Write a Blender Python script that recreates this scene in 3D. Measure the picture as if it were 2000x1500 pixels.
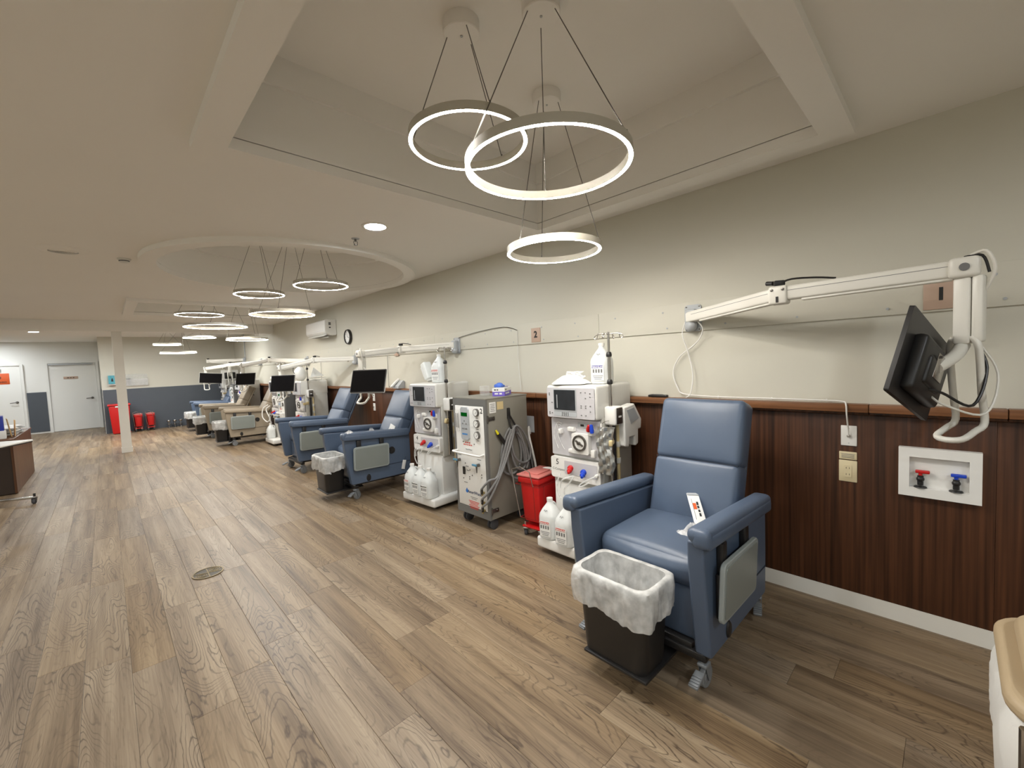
import bpy, bmesh, math, random
from mathutils import Vector, Matrix, Euler
random.seed(7)
PI = math.pi
for o in list(bpy.data.objects):
    bpy.data.objects.remove(o, do_unlink=True)
scene = bpy.context.scene
COL = scene.collection

# ------------------------------------------------------------------ camera
F_PX, YAW, PITCH, ROLL = 826.62, 0.764352, -0.055730, -0.043833   # image 2000 x 1500
EYE = Vector((0, 0, 1.5))
_f = Vector((math.sin(YAW)*math.cos(PITCH), math.cos(YAW)*math.cos(PITCH), math.sin(PITCH)))
_r0 = Vector((math.cos(YAW), -math.sin(YAW), 0)); _u0 = _r0.cross(_f)
_r = _r0*math.cos(ROLL) + _u0*math.sin(ROLL); _u = _u0*math.cos(ROLL) - _r0*math.sin(ROLL)
cam_data = bpy.data.cameras.new('camera'); cam = bpy.data.objects.new('camera', cam_data); COL.objects.link(cam)
cam_data.sensor_width = 36.0; cam_data.lens = F_PX*36/2000; cam_data.clip_start = 0.02
cam.matrix_world = Matrix(((_r.x, _u.x, -_f.x, EYE.x), (_r.y, _u.y, -_f.y, EYE.y), (_r.z, _u.z, -_f.z, EYE.z), (0, 0, 0, 1)))
scene.camera = cam

# ------------------------------------------------------------------ world, exposure
W = bpy.data.worlds.new('world'); scene.world = W; W.use_nodes = True
W.node_tree.nodes['Background'].inputs[0].default_value = (0.05, 0.05, 0.055, 1)
W.node_tree.nodes['Background'].inputs[1].default_value = 0.3
vs = scene.view_settings
vs.view_transform = 'Standard'; vs.look = 'None'; vs.gamma = 1.0; vs.use_curve_mapping = False
vs.exposure = 0.20
RING_POWER = 145.0        # emission of the pendant rings (warm white)
DOWN_POWER = 365.0        # emission of the recessed downlights (cool white)

def ray(px, py):
    return _r*((px-1000)/F_PX) - _u*((py-750)/F_PX) + _f
def at_z(px, py, z):
    v = ray(px, py); return EYE + v*((z-EYE.z)/v.z)
def at_x(px, py, x):
    v = ray(px, py); return EYE + v*(x/v.x)
def at_y(px, py, y):
    v = ray(px, py); return EYE + v*(y/v.y)
def at_d(px, py, d):
    return EYE + ray(px, py)*d

# ------------------------------------------------------------------ materials
MATS = {}
def srgb(r, g, b):
    def c(v):
        v /= 255.0
        return v/12.92 if v <= 0.04045 else ((v+0.055)/1.055)**2.4
    return (c(r), c(g), c(b), 1)
def mat(name, col, rough=0.5, metal=0.0, var=0.06, scale=8.0, bump=0.0, bscale=200.0, spec=0.5, alpha=1.0, trans=0.0, coat=0.0):
    if name in MATS: return MATS[name]
    m = bpy.data.materials.new(name); m.use_nodes = True
    nt = m.node_tree; N = nt.nodes; b = N['Principled BSDF']
    b.inputs['Roughness'].default_value = rough; b.inputs['Metallic'].default_value = metal
    b.inputs['Specular IOR Level'].default_value = spec
    b.inputs['Alpha'].default_value = alpha; b.inputs['Transmission Weight'].default_value = trans
    b.inputs['Coat Weight'].default_value = coat
    tc = N.new('ShaderNodeTexCoord')
    nz = N.new('ShaderNodeTexNoise'); nz.inputs['Scale'].default_value = scale; nz.inputs['Detail'].default_value = 4
    nt.links.new(tc.outputs['Object'], nz.inputs['Vector'])
    mx = N.new('ShaderNodeMix'); mx.data_type = 'RGBA'
    lo = tuple(c*(1-var) for c in col[:3]) + (1,); hi = tuple(min(1, c*(1+var)) for c in col[:3]) + (1,)
    mx.inputs[6].default_value = lo; mx.inputs[7].default_value = hi
    nt.links.new(nz.outputs[0], mx.inputs[0]); nt.links.new(mx.outputs[2], b.inputs['Base Color'])
    if bump > 0:
        n2 = N.new('ShaderNodeTexNoise'); n2.inputs['Scale'].default_value = bscale; n2.inputs['Detail'].default_value = 3
        nt.links.new(tc.outputs['Object'], n2.inputs['Vector'])
        bp = N.new('ShaderNodeBump'); bp.inputs['Strength'].default_value = bump; bp.inputs['Distance'].default_value = 0.002
        nt.links.new(n2.outputs[0], bp.inputs['Height']); nt.links.new(bp.outputs[0], b.inputs['Normal'])
    MATS[name] = m
    return m
def emis(name, col, strength):
    if name in MATS: return MATS[name]
    m = bpy.data.materials.new(name); m.use_nodes = True
    nt = m.node_tree; nt.nodes.clear()
    e = nt.nodes.new('ShaderNodeEmission'); e.inputs[0].default_value = col; e.inputs[1].default_value = strength
    o = nt.nodes.new('ShaderNodeOutputMaterial'); nt.links.new(e.outputs[0], o.inputs[0])
    MATS[name] = m; return m
def math_node(nt, op, a, b=None, c=None):
    n = nt.nodes.new('ShaderNodeMath'); n.operation = op
    for i, v in enumerate((a, b, c)):
        if v is None: continue
        if isinstance(v, (int, float)): n.inputs[i].default_value = v
        else: nt.links.new(v, n.inputs[i])
    return n.outputs[0]

def plank_mat(name, per_island):
    """light grey-brown maple-look vinyl plank; grain runs along Y, every plank its own cut"""
    m = bpy.data.materials.new(name); m.use_nodes = True; nt = m.node_tree; N = nt.nodes; L = nt.links
    b = N['Principled BSDF']
    if per_island:
        g = N.new('ShaderNodeNewGeometry'); rnd = g.outputs['Random Per Island']; pos = g.outputs['Position']
    else:
        g = N.new('ShaderNodeObjectInfo'); rnd = g.outputs['Random']
        g2 = N.new('ShaderNodeNewGeometry'); pos = g2.outputs['Position']
    off = N.new('ShaderNodeCombineXYZ')
    L.new(math_node(nt, 'MULTIPLY', rnd, 37.0), off.inputs[0]); L.new(math_node(nt, 'MULTIPLY', rnd, 91.0), off.inputs[1]); L.new(math_node(nt, 'MULTIPLY', rnd, 53.0), off.inputs[2])
    add = N.new('ShaderNodeVectorMath'); add.operation = 'ADD'; L.new(pos, add.inputs[0]); L.new(off.outputs[0], add.inputs[1])
    def noise(sx, sy, detail, rough=0.5, dist=0.0):
        mp = N.new('ShaderNodeMapping'); mp.inputs['Scale'].default_value = (sx, sy, 1); L.new(add.outputs[0], mp.inputs[0])
        n = N.new('ShaderNodeTexNoise'); n.inputs['Scale'].default_value = 1; n.inputs['Detail'].default_value = detail
        n.inputs['Roughness'].default_value = rough; n.inputs['Distortion'].default_value = dist
        L.new(mp.outputs[0], n.inputs['Vector']); return n.outputs[0]
    field = noise(5.5, 1.05, 1.6, 0.42, 0.5)         # cathedral contours
    wob = noise(38, 9, 2, 0.6)
    f2 = math_node(nt, 'ADD', math_node(nt, 'MULTIPLY', field, 34.0), math_node(nt, 'MULTIPLY', wob, 0.9))
    fr = math_node(nt, 'FRACT', f2)
    tri = math_node(nt, 'ABSOLUTE', math_node(nt, 'SUBTRACT', fr, 0.5))      # 0 at ring line
    line = N.new('ShaderNodeMapRange'); line.inputs[1].default_value = 0.0; line.inputs[2].default_value = 0.15
    line.inputs[3].default_value = 1.0; line.inputs[4].default_value = 0.0; L.new(tri, line.inputs[0])
    patch = noise(4, 1.3, 2, 0.5)
    pr = N.new('ShaderNodeMapRange'); pr.inputs[1].default_value = 0.42; pr.inputs[2].default_value = 0.62; L.new(patch, pr.inputs[0])
    lines = math_node(nt, 'MULTIPLY', line.outputs[0], math_node(nt, 'MULTIPLY_ADD', pr.outputs[0], 0.70, 0.14))
    fib = noise(150, 2.6, 3, 0.6)
    band = noise(13, 0.7, 3, 0.55)
    ramp = N.new('ShaderNodeValToRGB'); cr = ramp.color_ramp
    cr.elements[0].position = 0.28; cr.elements[0].color = srgb(88, 71, 54)
    cr.elements[1].position = 0.74; cr.elements[1].color = srgb(162, 143, 117)
    e = cr.elements.new(0.5); e.color = srgb(131, 112, 89)
    t = math_node(nt, 'ADD', math_node(nt, 'MULTIPLY', band, 0.72), math_node(nt, 'MULTIPLY', fib, 0.32))
    t = math_node(nt, 'ADD', t, math_node(nt, 'MULTIPLY_ADD', rnd, 0.10, -0.06))
    L.new(t, ramp.inputs[0])
    dk = N.new('ShaderNodeMix'); dk.data_type = 'RGBA'; dk.inputs[7].default_value = srgb(66, 52, 41)
    L.new(lines, dk.inputs[0]); L.new(ramp.outputs[0], dk.inputs[6])
    # fine dark pores along the grain, and a greyer or browner cast plank by plank
    pore = noise(95, 5.5, 2, 0.7)
    pm = N.new('ShaderNodeMapRange'); pm.inputs[1].default_value = 0.60; pm.inputs[2].default_value = 0.74; pm.inputs[3].default_value = 0.0; pm.inputs[4].default_value = 0.6; L.new(pore, pm.inputs[0])
    dp_ = N.new('ShaderNodeMix'); dp_.data_type = 'RGBA'; dp_.inputs[7].default_value = srgb(78, 63, 50); L.new(pm.outputs[0], dp_.inputs[0]); L.new(dk.outputs[2], dp_.inputs[6])
    wn = N.new('ShaderNodeTexWhiteNoise'); wn.noise_dimensions = '1D'; L.new(math_node(nt, 'MULTIPLY', rnd, 719.0), wn.inputs['W'])
    hs = N.new('ShaderNodeHueSaturation'); L.new(math_node(nt, 'MULTIPLY_ADD', wn.outputs['Value'], 0.24, 0.86), hs.inputs['Saturation']); L.new(dp_.outputs[2], hs.inputs['Color'])
    L.new(hs.outputs[0], b.inputs['Base Color'])
    b.inputs['Roughness'].default_value = 0.40; b.inputs['Specular IOR Level'].default_value = 0.35
    bp = N.new('ShaderNodeBump'); bp.inputs['Strength'].default_value = 0.12; bp.inputs['Distance'].default_value = 0.001
    L.new(fib, bp.inputs['Height']); L.new(bp.outputs[0], b.inputs['Normal'])
    MATS[name] = m; return m

def wood_mat(name, dark, light, axis='z', rough=0.38):
    m = bpy.data.materials.new(name); m.use_nodes = True; nt = m.node_tree; N = nt.nodes; L = nt.links
    b = N['Principled BSDF']; g = N.new('ShaderNodeNewGeometry')
    def noise(s, detail, dist=0.0):
        mp = N.new('ShaderNodeMapping'); mp.inputs['Scale'].default_value = s; L.new(g.outputs['Position'], mp.inputs[0])
        n = N.new('ShaderNodeTexNoise'); n.inputs['Scale'].default_value = 1; n.inputs['Detail'].default_value = detail; n.inputs['Distortion'].default_value = dist
        L.new(mp.outputs[0], n.inputs['Vector']); return n.outputs[0]
    sc = (60, 60, 1.1) if axis == 'z' else ((60, 1.1, 60) if axis == 'y' else (1.1, 60, 60))
    sc2 = (11, 11, 0.5) if axis == 'z' else ((11, 0.5, 11) if axis == 'y' else (0.5, 11, 11))
    a = noise(sc, 5, 0.2); c = noise(sc2, 3, 0.6)
    t = math_node(nt, 'ADD', math_node(nt, 'MULTIPLY', a, 0.62), math_node(nt, 'MULTIPLY', c, 0.42))
    ramp = N.new('ShaderNodeValToRGB'); cr = ramp.color_ramp
    cr.elements[0].position = 0.36; cr.elements[0].color = dark
    cr.elements[1].position = 0.66; cr.elements[1].color = light
    L.new(t, ramp.inputs[0]); L.new(ramp.outputs[0], b.inputs['Base Color'])
    b.inputs['Roughness'].default_value = rough; b.inputs['Specular IOR Level'].default_value = 0.3
    MATS[name] = m; return m

def plastic_film(name, tint, amount, rough=0.25, spread=0.22, crinkle=0.6):
    """thin crinkled translucent plastic: part see-through, part milky, a little gloss"""
    m = bpy.data.materials.new(name); m.use_nodes = True; nt = m.node_tree; N = nt.nodes; L = nt.links
    N.clear()
    out = N.new('ShaderNodeOutputMaterial'); tr = N.new('ShaderNodeBsdfTransparent')
    df = N.new('ShaderNodeBsdfPrincipled'); df.inputs['Base Color'].default_value = tint; df.inputs['Roughness'].default_value = rough
    mix = N.new('ShaderNodeMixShader')
    tc = N.new('ShaderNodeTexCoord'); nz = N.new('ShaderNodeTexNoise'); nz.inputs['Scale'].default_value = 22; nz.inputs['Detail'].default_value = 5
    L.new(tc.outputs['Object'], nz.inputs['Vector'])
    mr = N.new('ShaderNodeMapRange'); mr.inputs[1].default_value = 0.35; mr.inputs[2].default_value = 0.7
    mr.inputs[3].default_value = max(0, amount-spread); mr.inputs[4].default_value = min(1, amount+spread)
    L.new(nz.outputs[0], mr.inputs[0])
    bp = N.new('ShaderNodeBump'); bp.inputs['Strength'].default_value = crinkle; bp.inputs['Distance'].default_value = 0.006
    L.new(nz.outputs[0], bp.inputs['Height']); L.new(bp.outputs[0], df.inputs['Normal'])
    L.new(mr.outputs[0], mix.inputs[0]); L.new(tr.outputs[0], mix.inputs[1]); L.new(df.outputs[0], mix.inputs[2])
    L.new(mix.outputs[0], out.inputs[0])
    MATS[name] = m; return m

M_wall = mat('cream_wall_paint', (0.59, 0.57, 0.49, 1), 0.7, var=0.02, scale=1.5, bump=0.06, bscale=160)
M_ceil = mat('ceiling_paint', (0.86, 0.84, 0.80, 1), 0.85, var=0.02, scale=1.2)
M_trimw = mat('white_trim_paint', (0.76, 0.74, 0.68, 1), 0.45, var=0.03)
M_doorw = mat('door_wall_paint', (0.80, 0.80, 0.77, 1), 0.6, var=0.02, scale=1.5)
M_grey = mat('slate_wall_paint', srgb(76, 82, 90), 0.55, var=0.04)
M_white = mat('white_plastic', (0.78, 0.77, 0.74, 1), 0.35, var=0.03)
M_offw = mat('offwhite_plastic', (0.66, 0.65, 0.61, 1), 0.4, var=0.03)
M_panelg = mat('machine_grey_panel', (0.52, 0.51, 0.53, 1), 0.4, var=0.05)
M_lgrey = mat('light_grey_plastic', (0.42, 0.44, 0.46, 1), 0.45, var=0.04)
M_beigec = mat('machine_beige', (0.50, 0.49, 0.45, 1), 0.4, var=0.03)
M_black = mat('black_plastic', (0.013, 0.012, 0.012, 1), 0.42, var=0.2)
M_blackg = mat('black_glass', (0.003, 0.003, 0.004, 1), 0.2, var=0.2, spec=0.25)
M_lcd = mat('dim_lcd', (0.018, 0.021, 0.026, 1), 0.2, var=0.5, scale=14)
M_rubber = mat('grey_rubber', (0.05, 0.05, 0.055, 1), 0.6, var=0.1)
M_chrome = mat('steel', (0.50, 0.48, 0.46, 1), 0.25, 1.0, var=0.05)
M_dsteel = mat('dark_steel', (0.16, 0.15, 0.14, 1), 0.35, 0.9, var=0.1)
M_cast = mat('caster_grey', (0.22, 0.235, 0.25, 1), 0.4, 0.2, var=0.05)
M_blue = mat('blue_vinyl', srgb(80, 94, 115), 0.38, var=0.07, scale=5, bump=0.12, bscale=420)
M_beigev = mat('taupe_vinyl', srgb(150, 138, 120), 0.45, var=0.06, scale=5, bump=0.12, bscale=420)
M_stitch = mat('dark_stitch', srgb(34, 44, 60), 0.6)
M_tray = mat('tray_grey', srgb(128, 134, 130), 0.35, var=0.04)
M_trayrim = mat('tray_rim_grey', srgb(150, 157, 156), 0.4, var=0.04)
M_red = mat('red_plastic', srgb(190, 22, 22), 0.35, var=0.08)
M_redt = mat('clear_red_lid', srgb(202, 122, 114), 0.2, var=0.1)
M_redwire = mat('red_wire', srgb(150, 40, 34), 0.35, 0.3)
M_bluec = mat('blue_plastic', srgb(24, 66, 190), 0.3, var=0.05)
M_tan = mat('tan_plastic', srgb(205, 186, 140), 0.4, var=0.06)
M_beigebin = mat('beige_bin_plastic', srgb(172, 152, 122), 0.5, var=0.05, bump=0.05, bscale=90)
M_cab = mat('cabinet_grey_metal', srgb(132, 129, 120), 0.45, 0.1, var=0.04)
M_cabt = mat('cabinet_dark_trim', srgb(112, 112, 110), 0.45, 0.1, var=0.04)
M_hose = mat('grey_hose', srgb(122, 122, 122), 0.4, var=0.08)
M_clear = plastic_film('clear_tubing', (0.85, 0.86, 0.84, 1), 0.55)
M_jug = plastic_film('milky_jug', (0.84, 0.86, 0.85, 1), 0.80, 0.3, 0.03, 0.05)
M_liner = plastic_film('bin_liner', (0.90, 0.90, 0.88, 1), 0.58, 0.25, 0.12, 0.5)
M_acry = plastic_film('acrylic', (0.80, 0.80, 0.78, 1), 0.25, 0.1, 0.05, 0.0)
M_bag = plastic_film('clear_bag', (0.88, 0.88, 0.88, 1), 0.6)
M_foil = mat('foil_bag', (0.42, 0.42, 0.40, 1), 0.30, 0.75, var=0.45, scale=26, bump=0.8, bscale=30)
M_label = mat('label_white', (0.78, 0.78, 0.76, 1), 0.5, var=0.02)
M_labelred = mat('label_red', srgb(205, 60, 48), 0.5)
M_labelblue = mat('label_blue', srgb(60, 62, 150), 0.5)
M_ink = mat('ink_black', (0.012, 0.012, 0.012, 1), 0.6)
M_inkgrey = mat('ink_grey', (0.16, 0.16, 0.16, 1), 0.6)
M_inkred = mat('ink_red', srgb(200, 70, 60), 0.6)
M_purple = mat('purple_card', srgb(112, 92, 190), 0.5)
M_sign = mat('sign_mauve', srgb(186, 160, 142), 0.5, var=0.03)
M_ivory = mat('ivory_plastic', srgb(214, 200, 164), 0.4)
M_brass = mat('drain_brass', srgb(120, 104, 70), 0.4, 0.7, var=0.1)
M_orange = mat('sign_orange', srgb(214, 92, 40), 0.5)
M_teal = mat('teal_card', srgb(80, 160, 176), 0.5, var=0.25, scale=25)
M_binder = mat('binder_blue', srgb(28, 48, 150), 0.4)
M_manila = mat('manila_card', srgb(222, 184, 128), 0.6)
M_desk = wood_mat('desk_walnut', srgb(70, 44, 28), srgb(104, 68, 44), 'z', 0.4)
M_panel = wood_mat('walnut_panel', srgb(43, 25, 16), srgb(90, 56, 36), 'z', 0.42)
M_cap = wood_mat('walnut_cap', srgb(92, 58, 38), srgb(140, 96, 64), 'y', 0.35)
M_ring = emis('ring_diffuser', (1.0, 0.945, 0.86, 1), RING_POWER)
M_down = emis('downlight_lens', (0.92, 0.97, 1.0, 1), DOWN_POWER)
M_greenlcd = emis('green_lcd', srgb(20, 120, 40), 0.35)

# ------------------------------------------------------------------ mesh building
I4 = Matrix.Identity(4)
def T(x, y, z): return Matrix.Translation((x, y, z))
def RX(a): return Matrix.Rotation(a, 4, 'X')
def RY(a): return Matrix.Rotation(a, 4, 'Y')
def RZ(a): return Matrix.Rotation(a, 4, 'Z')
def frame(p, d, up=Vector((0, 0, 1))):
    """matrix at p whose local z points along d"""
    d = Vector(d).normalized()
    if abs(d.dot(up)) > 0.99: up = Vector((1, 0, 0))
    x = up.cross(d).normalized(); y = d.cross(x)
    return Matrix(((x.x, y.x, d.x, p[0]), (x.y, y.y, d.y, p[1]), (x.z, y.z, d.z, p[2]), (0, 0, 0, 1)))

class G:
    def __init__(s): s.v = []; s.f = []; s.m = []; s.mi = 0
    def add(s, verts, faces, M=I4):
        o = len(s.v)
        s.v += [M @ Vector(p) for p in verts]
        s.f += [tuple(i+o for i in f) for f in faces]; s.m += [s.mi]*len(faces)
        return s
    def box(s, c, d, M=I4):
        x, y, z = (k/2 for k in d)
        vs_ = [(c[0]+a*x, c[1]+b*y, c[2]+e*z) for a in (-1, 1) for b in (-1, 1) for e in (-1, 1)]
        return s.add(vs_, [(0, 1, 3, 2), (4, 6, 7, 5), (0, 4, 5, 1), (2, 3, 7, 6), (0, 2, 6, 4), (1, 5, 7, 3)], M)
    def rbox(s, c, d, r=0.01, k=2, M=I4, puff=(0, 0, 0), sub=1, taper=None):
        """rounded box, optionally puffed; taper = (sx, sy) scale at the bottom"""
        h = [q/2 for q in d]; r = min(r, *h)
        def axis(hh):
            a = [-hh + r*(1-math.cos(PI/2*i/k)) for i in range(k+1)]
            # interior
            n = max(1, sub); inner = [-(hh-r) + 2*(hh-r)*i/n for i in range(1, n)]
            b = [-q for q in reversed(a)]
            res = a + inner + b
            out = [res[0]]
            for q in res[1:]:
                if q - out[-1] > 1e-7: out.append(q)
            return out
        ax = [axis(q) for q in h]
        idx = {}; V = []; Fc = []
        def vid(p):
            key = tuple(round(q, 6) for q in p)
            if key in idx: return idx[key]
            inner = [max(-(h[i]-r), min(h[i]-r, p[i])) for i in range(3)]
            dv = Vector([p[i]-inner[i] for i in range(3)])
            if dv.length > 1e-9:
                # square to sphere so that the corner spacing stays even
                dv = dv.normalized()*r
            q = [inner[i]+dv[i] for i in range(3)]
            for i in range(3):
                if puff[i]:
                    a_, b_ = (i+1) % 3, (i+2) % 3
                    w = max(0, 1-(p[a_]/h[a_])**2)*max(0, 1-(p[b_]/h[b_])**2)
                    q[i] += puff[i]*w*(q[i]/h[i])
            if taper:
                tt = (q[2]+h[2])/d[2]
                q[0] *= taper[0]+(1-taper[0])*tt; q[1] *= taper[1]+(1-taper[1])*tt
            idx[key] = len(V); V.append((q[0]+c[0], q[1]+c[1], q[2]+c[2])); return idx[key]
        for i in range(3):
            a_, b_ = (i+1) % 3, (i+2) % 3
            for sgn in (-1, 1):
                for ia in range(len(ax[a_])-1):
                    for ib in range(len(ax[b_])-1):
                        quad = []
                        for (qa, qb) in ((ia, ib), (ia+1, ib), (ia+1, ib+1), (ia, ib+1)):
                            p = [0, 0, 0]; p[i] = sgn*h[i]; p[a_] = ax[a_][qa]; p[b_] = ax[b_][qb]
                            quad.append(vid(p))
                        if sgn < 0: quad.reverse()
                        if len(set(quad)) == 4: Fc.append(tuple(quad))
        return s.add(V, Fc, M)
    def cyl(s, p0, p1, r0, r1=None, n=16, caps=True, M=I4):
        r1 = r0 if r1 is None else r1
        p0 = Vector(p0); p1 = Vector(p1); d = p1-p0
        Fm = frame((0, 0, 0), d); ux = Fm.to_3x3() @ Vector((1, 0, 0)); uy = Fm.to_3x3() @ Vector((0, 1, 0))
        V = []
        for p, r in ((p0, r0), (p1, r1)):
            V += [p + ux*(r*math.cos(2*PI*i/n)) + uy*(r*math.sin(2*PI*i/n)) for i in range(n)]
        Fc = [(i, (i+1) % n, n+(i+1) % n, n+i) for i in range(n)]
        if caps: Fc += [tuple(reversed(range(n))), tuple(range(n, 2*n))]
        return s.add(V, Fc, M)
    def lathe(s, prof, M=I4, n=24, cap=True, sweep=2*PI, off=0.0):
        """profile [(r, z)...] round local z"""
        V = []; Fc = []; full = abs(sweep-2*PI) < 1e-6; k = n if full else n+1
        for r, z in prof:
            V += [(r*math.cos(off+sweep*i/n), r*math.sin(off+sweep*i/n), z) for i in range(k)]
        for j in range(len(prof)-1):
            for i in range(n):
                i2 = (i+1) % k
                Fc.append((j*k+i, j*k+i2, (j+1)*k+i2, (j+1)*k+i))
        if cap and full:
            if prof[0][0] > 1e-6: Fc.append(tuple(reversed(range(k))))
            if prof[-1][0] > 1e-6: Fc.append(tuple(range((len(prof)-1)*k, len(prof)*k)))
        return s.add(V, Fc, M)
    def tube(s, pts, r, n=8, smooth=4, closed=False, M=I4, flat=1.0):
        P = [Vector(p) for p in pts]
        if smooth > 1 and len(P) > 2:
            Q = []; cnt = len(P) if closed else len(P)-1
            for i in range(cnt):
                g = lambda j: P[j % len(P)] if closed else P[max(0, min(len(P)-1, j))]
                a, b, c, d = g(i-1), g(i), g(i+1), g(i+2)
                for t in range(smooth):
                    u = t/smooth
                    Q.append(0.5*((2*b) + (c-a)*u + (2*a-5*b+4*c-d)*u*u + (3*b-a-3*c+d)*u**3))
            if not closed: Q.append(P[-1])
            P = Q
        V = []; Fc = []; up = Vector((0, 0, 1)); m = len(P); prev = None
        for i in range(m):
            if closed: d = P[(i+1) % m]-P[i-1]
            else: d = P[min(i+1, m-1)]-P[max(i-1, 0)]
            if d.length < 1e-9: d = Vector((0, 0, 1))
            d.normalize()
            if prev is None:
                x = up.cross(d) if abs(d.z) < 0.95 else Vector((1, 0, 0)).cross(d)
            else:
                x = prev - d*prev.dot(d)
                if x.length < 1e-6: x = Vector((1, 0, 0)).cross(d)
            x.normalize(); prev = x; y = d.cross(x)
            rr = r(i/(m-1)) if callable(r) else r
            V += [P[i] + x*(rr*math.cos(2*PI*j/n)) + y*(rr*flat*math.sin(2*PI*j/n)) for j in range(n)]
        rng = m if closed else m-1
        for i in range(rng):
            i2 = (i+1) % m
            for j in range(n):
                Fc.append((i*n+j, i*n+(j+1) % n, i2*n+(j+1) % n, i2*n+j))
        if not closed: Fc += [tuple(reversed(range(n))), tuple(range((m-1)*n, m*n))]
        return s.add(V, Fc, M)
    def prism(s, poly, t0, t1, M=I4):
        """polygon (list of 2d) in local xy extruded along z from t0 to t1"""
        n = len(poly)
        V = [(x, y, t0) for x, y in poly] + [(x, y, t1) for x, y in poly]
        Fc = [(i, (i+1) % n, n+(i+1) % n, n+i) for i in range(n)] + [tuple(reversed(range(n))), tuple(range(n, 2*n))]
        return s.add(V, Fc, M)
    def sphere(s, c, r, n=12, m=8, sc=(1, 1, 1), M=I4):
        prof = [(max(0, r*math.sin(PI*i/m)), -r*math.cos(PI*i/m)) for i in range(m+1)]
        V = []; Fc = []
        for rr, z in prof:
            V += [(c[0]+sc[0]*rr*math.cos(2*PI*i/n), c[1]+sc[1]*rr*math.sin(2*PI*i/n), c[2]+sc[2]*z) for i in range(n)]
        for j in range(m):
            for i in range(n): Fc.append((j*n+i, j*n+(i+1) % n, (j+1)*n+(i+1) % n, (j+1)*n+i))
        return s.add(V, Fc, M)
    def mesh(s, name, mats, smooth=True, angle=38):
        me = bpy.data.meshes.new(name)
        me.from_pydata([tuple(p) for p in s.v], [], s.f)
        ms = mats if isinstance(mats, (list, tuple)) else [mats]
        for q in ms: me.materials.append(q)
        me.polygons.foreach_set('material_index', s.m)
        bm = bmesh.new(); bm.from_mesh(me)
        bmesh.ops.remove_doubles(bm, verts=bm.verts, dist=1e-6)
        bmesh.ops.recalc_face_normals(bm, faces=bm.faces)
        bm.to_mesh(me); bm.free()
        if smooth:
            me.polygons.foreach_set('use_smooth', [True]*len(me.polygons))
            me.set_sharp_from_angle(angle=math.radians(angle))
        me.update(); return me
    def build(s, name, mats, parent=None, loc=None, rz=0, smooth=True, angle=38):
        o = bpy.data.objects.new(name, s.mesh(name, mats, smooth, angle)); COL.objects.link(o)
        if parent: o.parent = parent
        if loc is not None: o.location = loc
        if rz: o.rotation_euler = (0, 0, rz)
        return o

def tag(o, label=None, cat=None, group=None, kind=None):
    if label: o['label'] = label
    if cat: o['category'] = cat
    if group: o['group'] = group
    if kind: o['kind'] = kind
    return o
def thing(name, label, cat, loc=(0, 0, 0), rz=0, group=None):
    o = bpy.data.objects.new(name, None); COL.objects.link(o); o.empty_display_size = 0.1
    o.location = loc; o.rotation_euler = (0, 0, rz)
    return tag(o, label, cat, group)
def rrect(w, h, r, k=4):
    P = []
    for cx, cy, a0 in ((w/2-r, h/2-r, 0), (-w/2+r, h/2-r, 90), (-w/2+r, -h/2+r, 180), (w/2-r, -h/2+r, 270)):
        for i in range(k+1):
            a = math.radians(a0+90*i/k); P.append((cx+r*math.cos(a), cy+r*math.sin(a)))
    return P
def rperim(w, h, r, n):
    """n points evenly spaced along a rounded rectangle"""
    Q = rrect(w, h, r, 10); Q.append(Q[0]); d = [0.0]
    for a, b in zip(Q, Q[1:]): d.append(d[-1]+math.hypot(b[0]-a[0], b[1]-a[1]))
    out = []; j = 0
    for i in range(n):
        s = d[-1]*i/n
        while d[j+1] < s: j += 1
        t = (s-d[j])/max(1e-9, d[j+1]-d[j]); out.append((Q[j][0]+(Q[j+1][0]-Q[j][0])*t, Q[j][1]+(Q[j+1][1]-Q[j][1])*t))
    return out
def text(name, body, size, m, parent, M, depth=0.0006, bold=0.0, align='CENTER'):
    """lettering as a thin mesh: local x = reading direction, y = up, z = out of the surface"""
    cu = bpy.data.curves.new(name, 'FONT'); cu.body = body; cu.size = size; cu.align_x = align; cu.align_y = 'CENTER'
    cu.extrude = depth; cu.offset = bold; cu.resolution_u = 2
    tmp = bpy.data.objects.new(name+'_src', cu); COL.objects.link(tmp)
    dg = bpy.context.evaluated_depsgraph_get()
    me = bpy.data.meshes.new_from_object(tmp.evaluated_get(dg))
    bpy.data.objects.remove(tmp, do_unlink=True); bpy.data.curves.remove(cu)
    me.materials.clear(); me.materials.append(m); me.transform(M)
    o = bpy.data.objects.new(name, me); COL.objects.link(o)
    if parent: o.parent = parent
    return o
def ink(name, w, h, m, parent, M, n=1, depth=.0008):
    """print too small to read in the photograph: a row of short ink marks"""
    g = G(); k = max(2, int(w/(h*2.2))); step = w/k
    for i in range(k): g.box((-w/2+step*(i+.5), 0, 0), (step*(.62 if i % 3 else .82), h, depth), M)
    o = g.build(name, m, parent, smooth=False); o['kind'] = 'stuff'
    return o
# face matrices: text reading on a surface whose outward normal is -X (facing the room), seen with +Y on the left
def on_negx(x, y, z): return Matrix(((0, 0, -1, x), (-1, 0, 0, y), (0, 1, 0, z), (0, 0, 0, 1)))
def on_negy(x, y, z): return Matrix(((1, 0, 0, x), (0, 0, -1, y), (0, 1, 0, z), (0, 0, 0, 1)))

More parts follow.
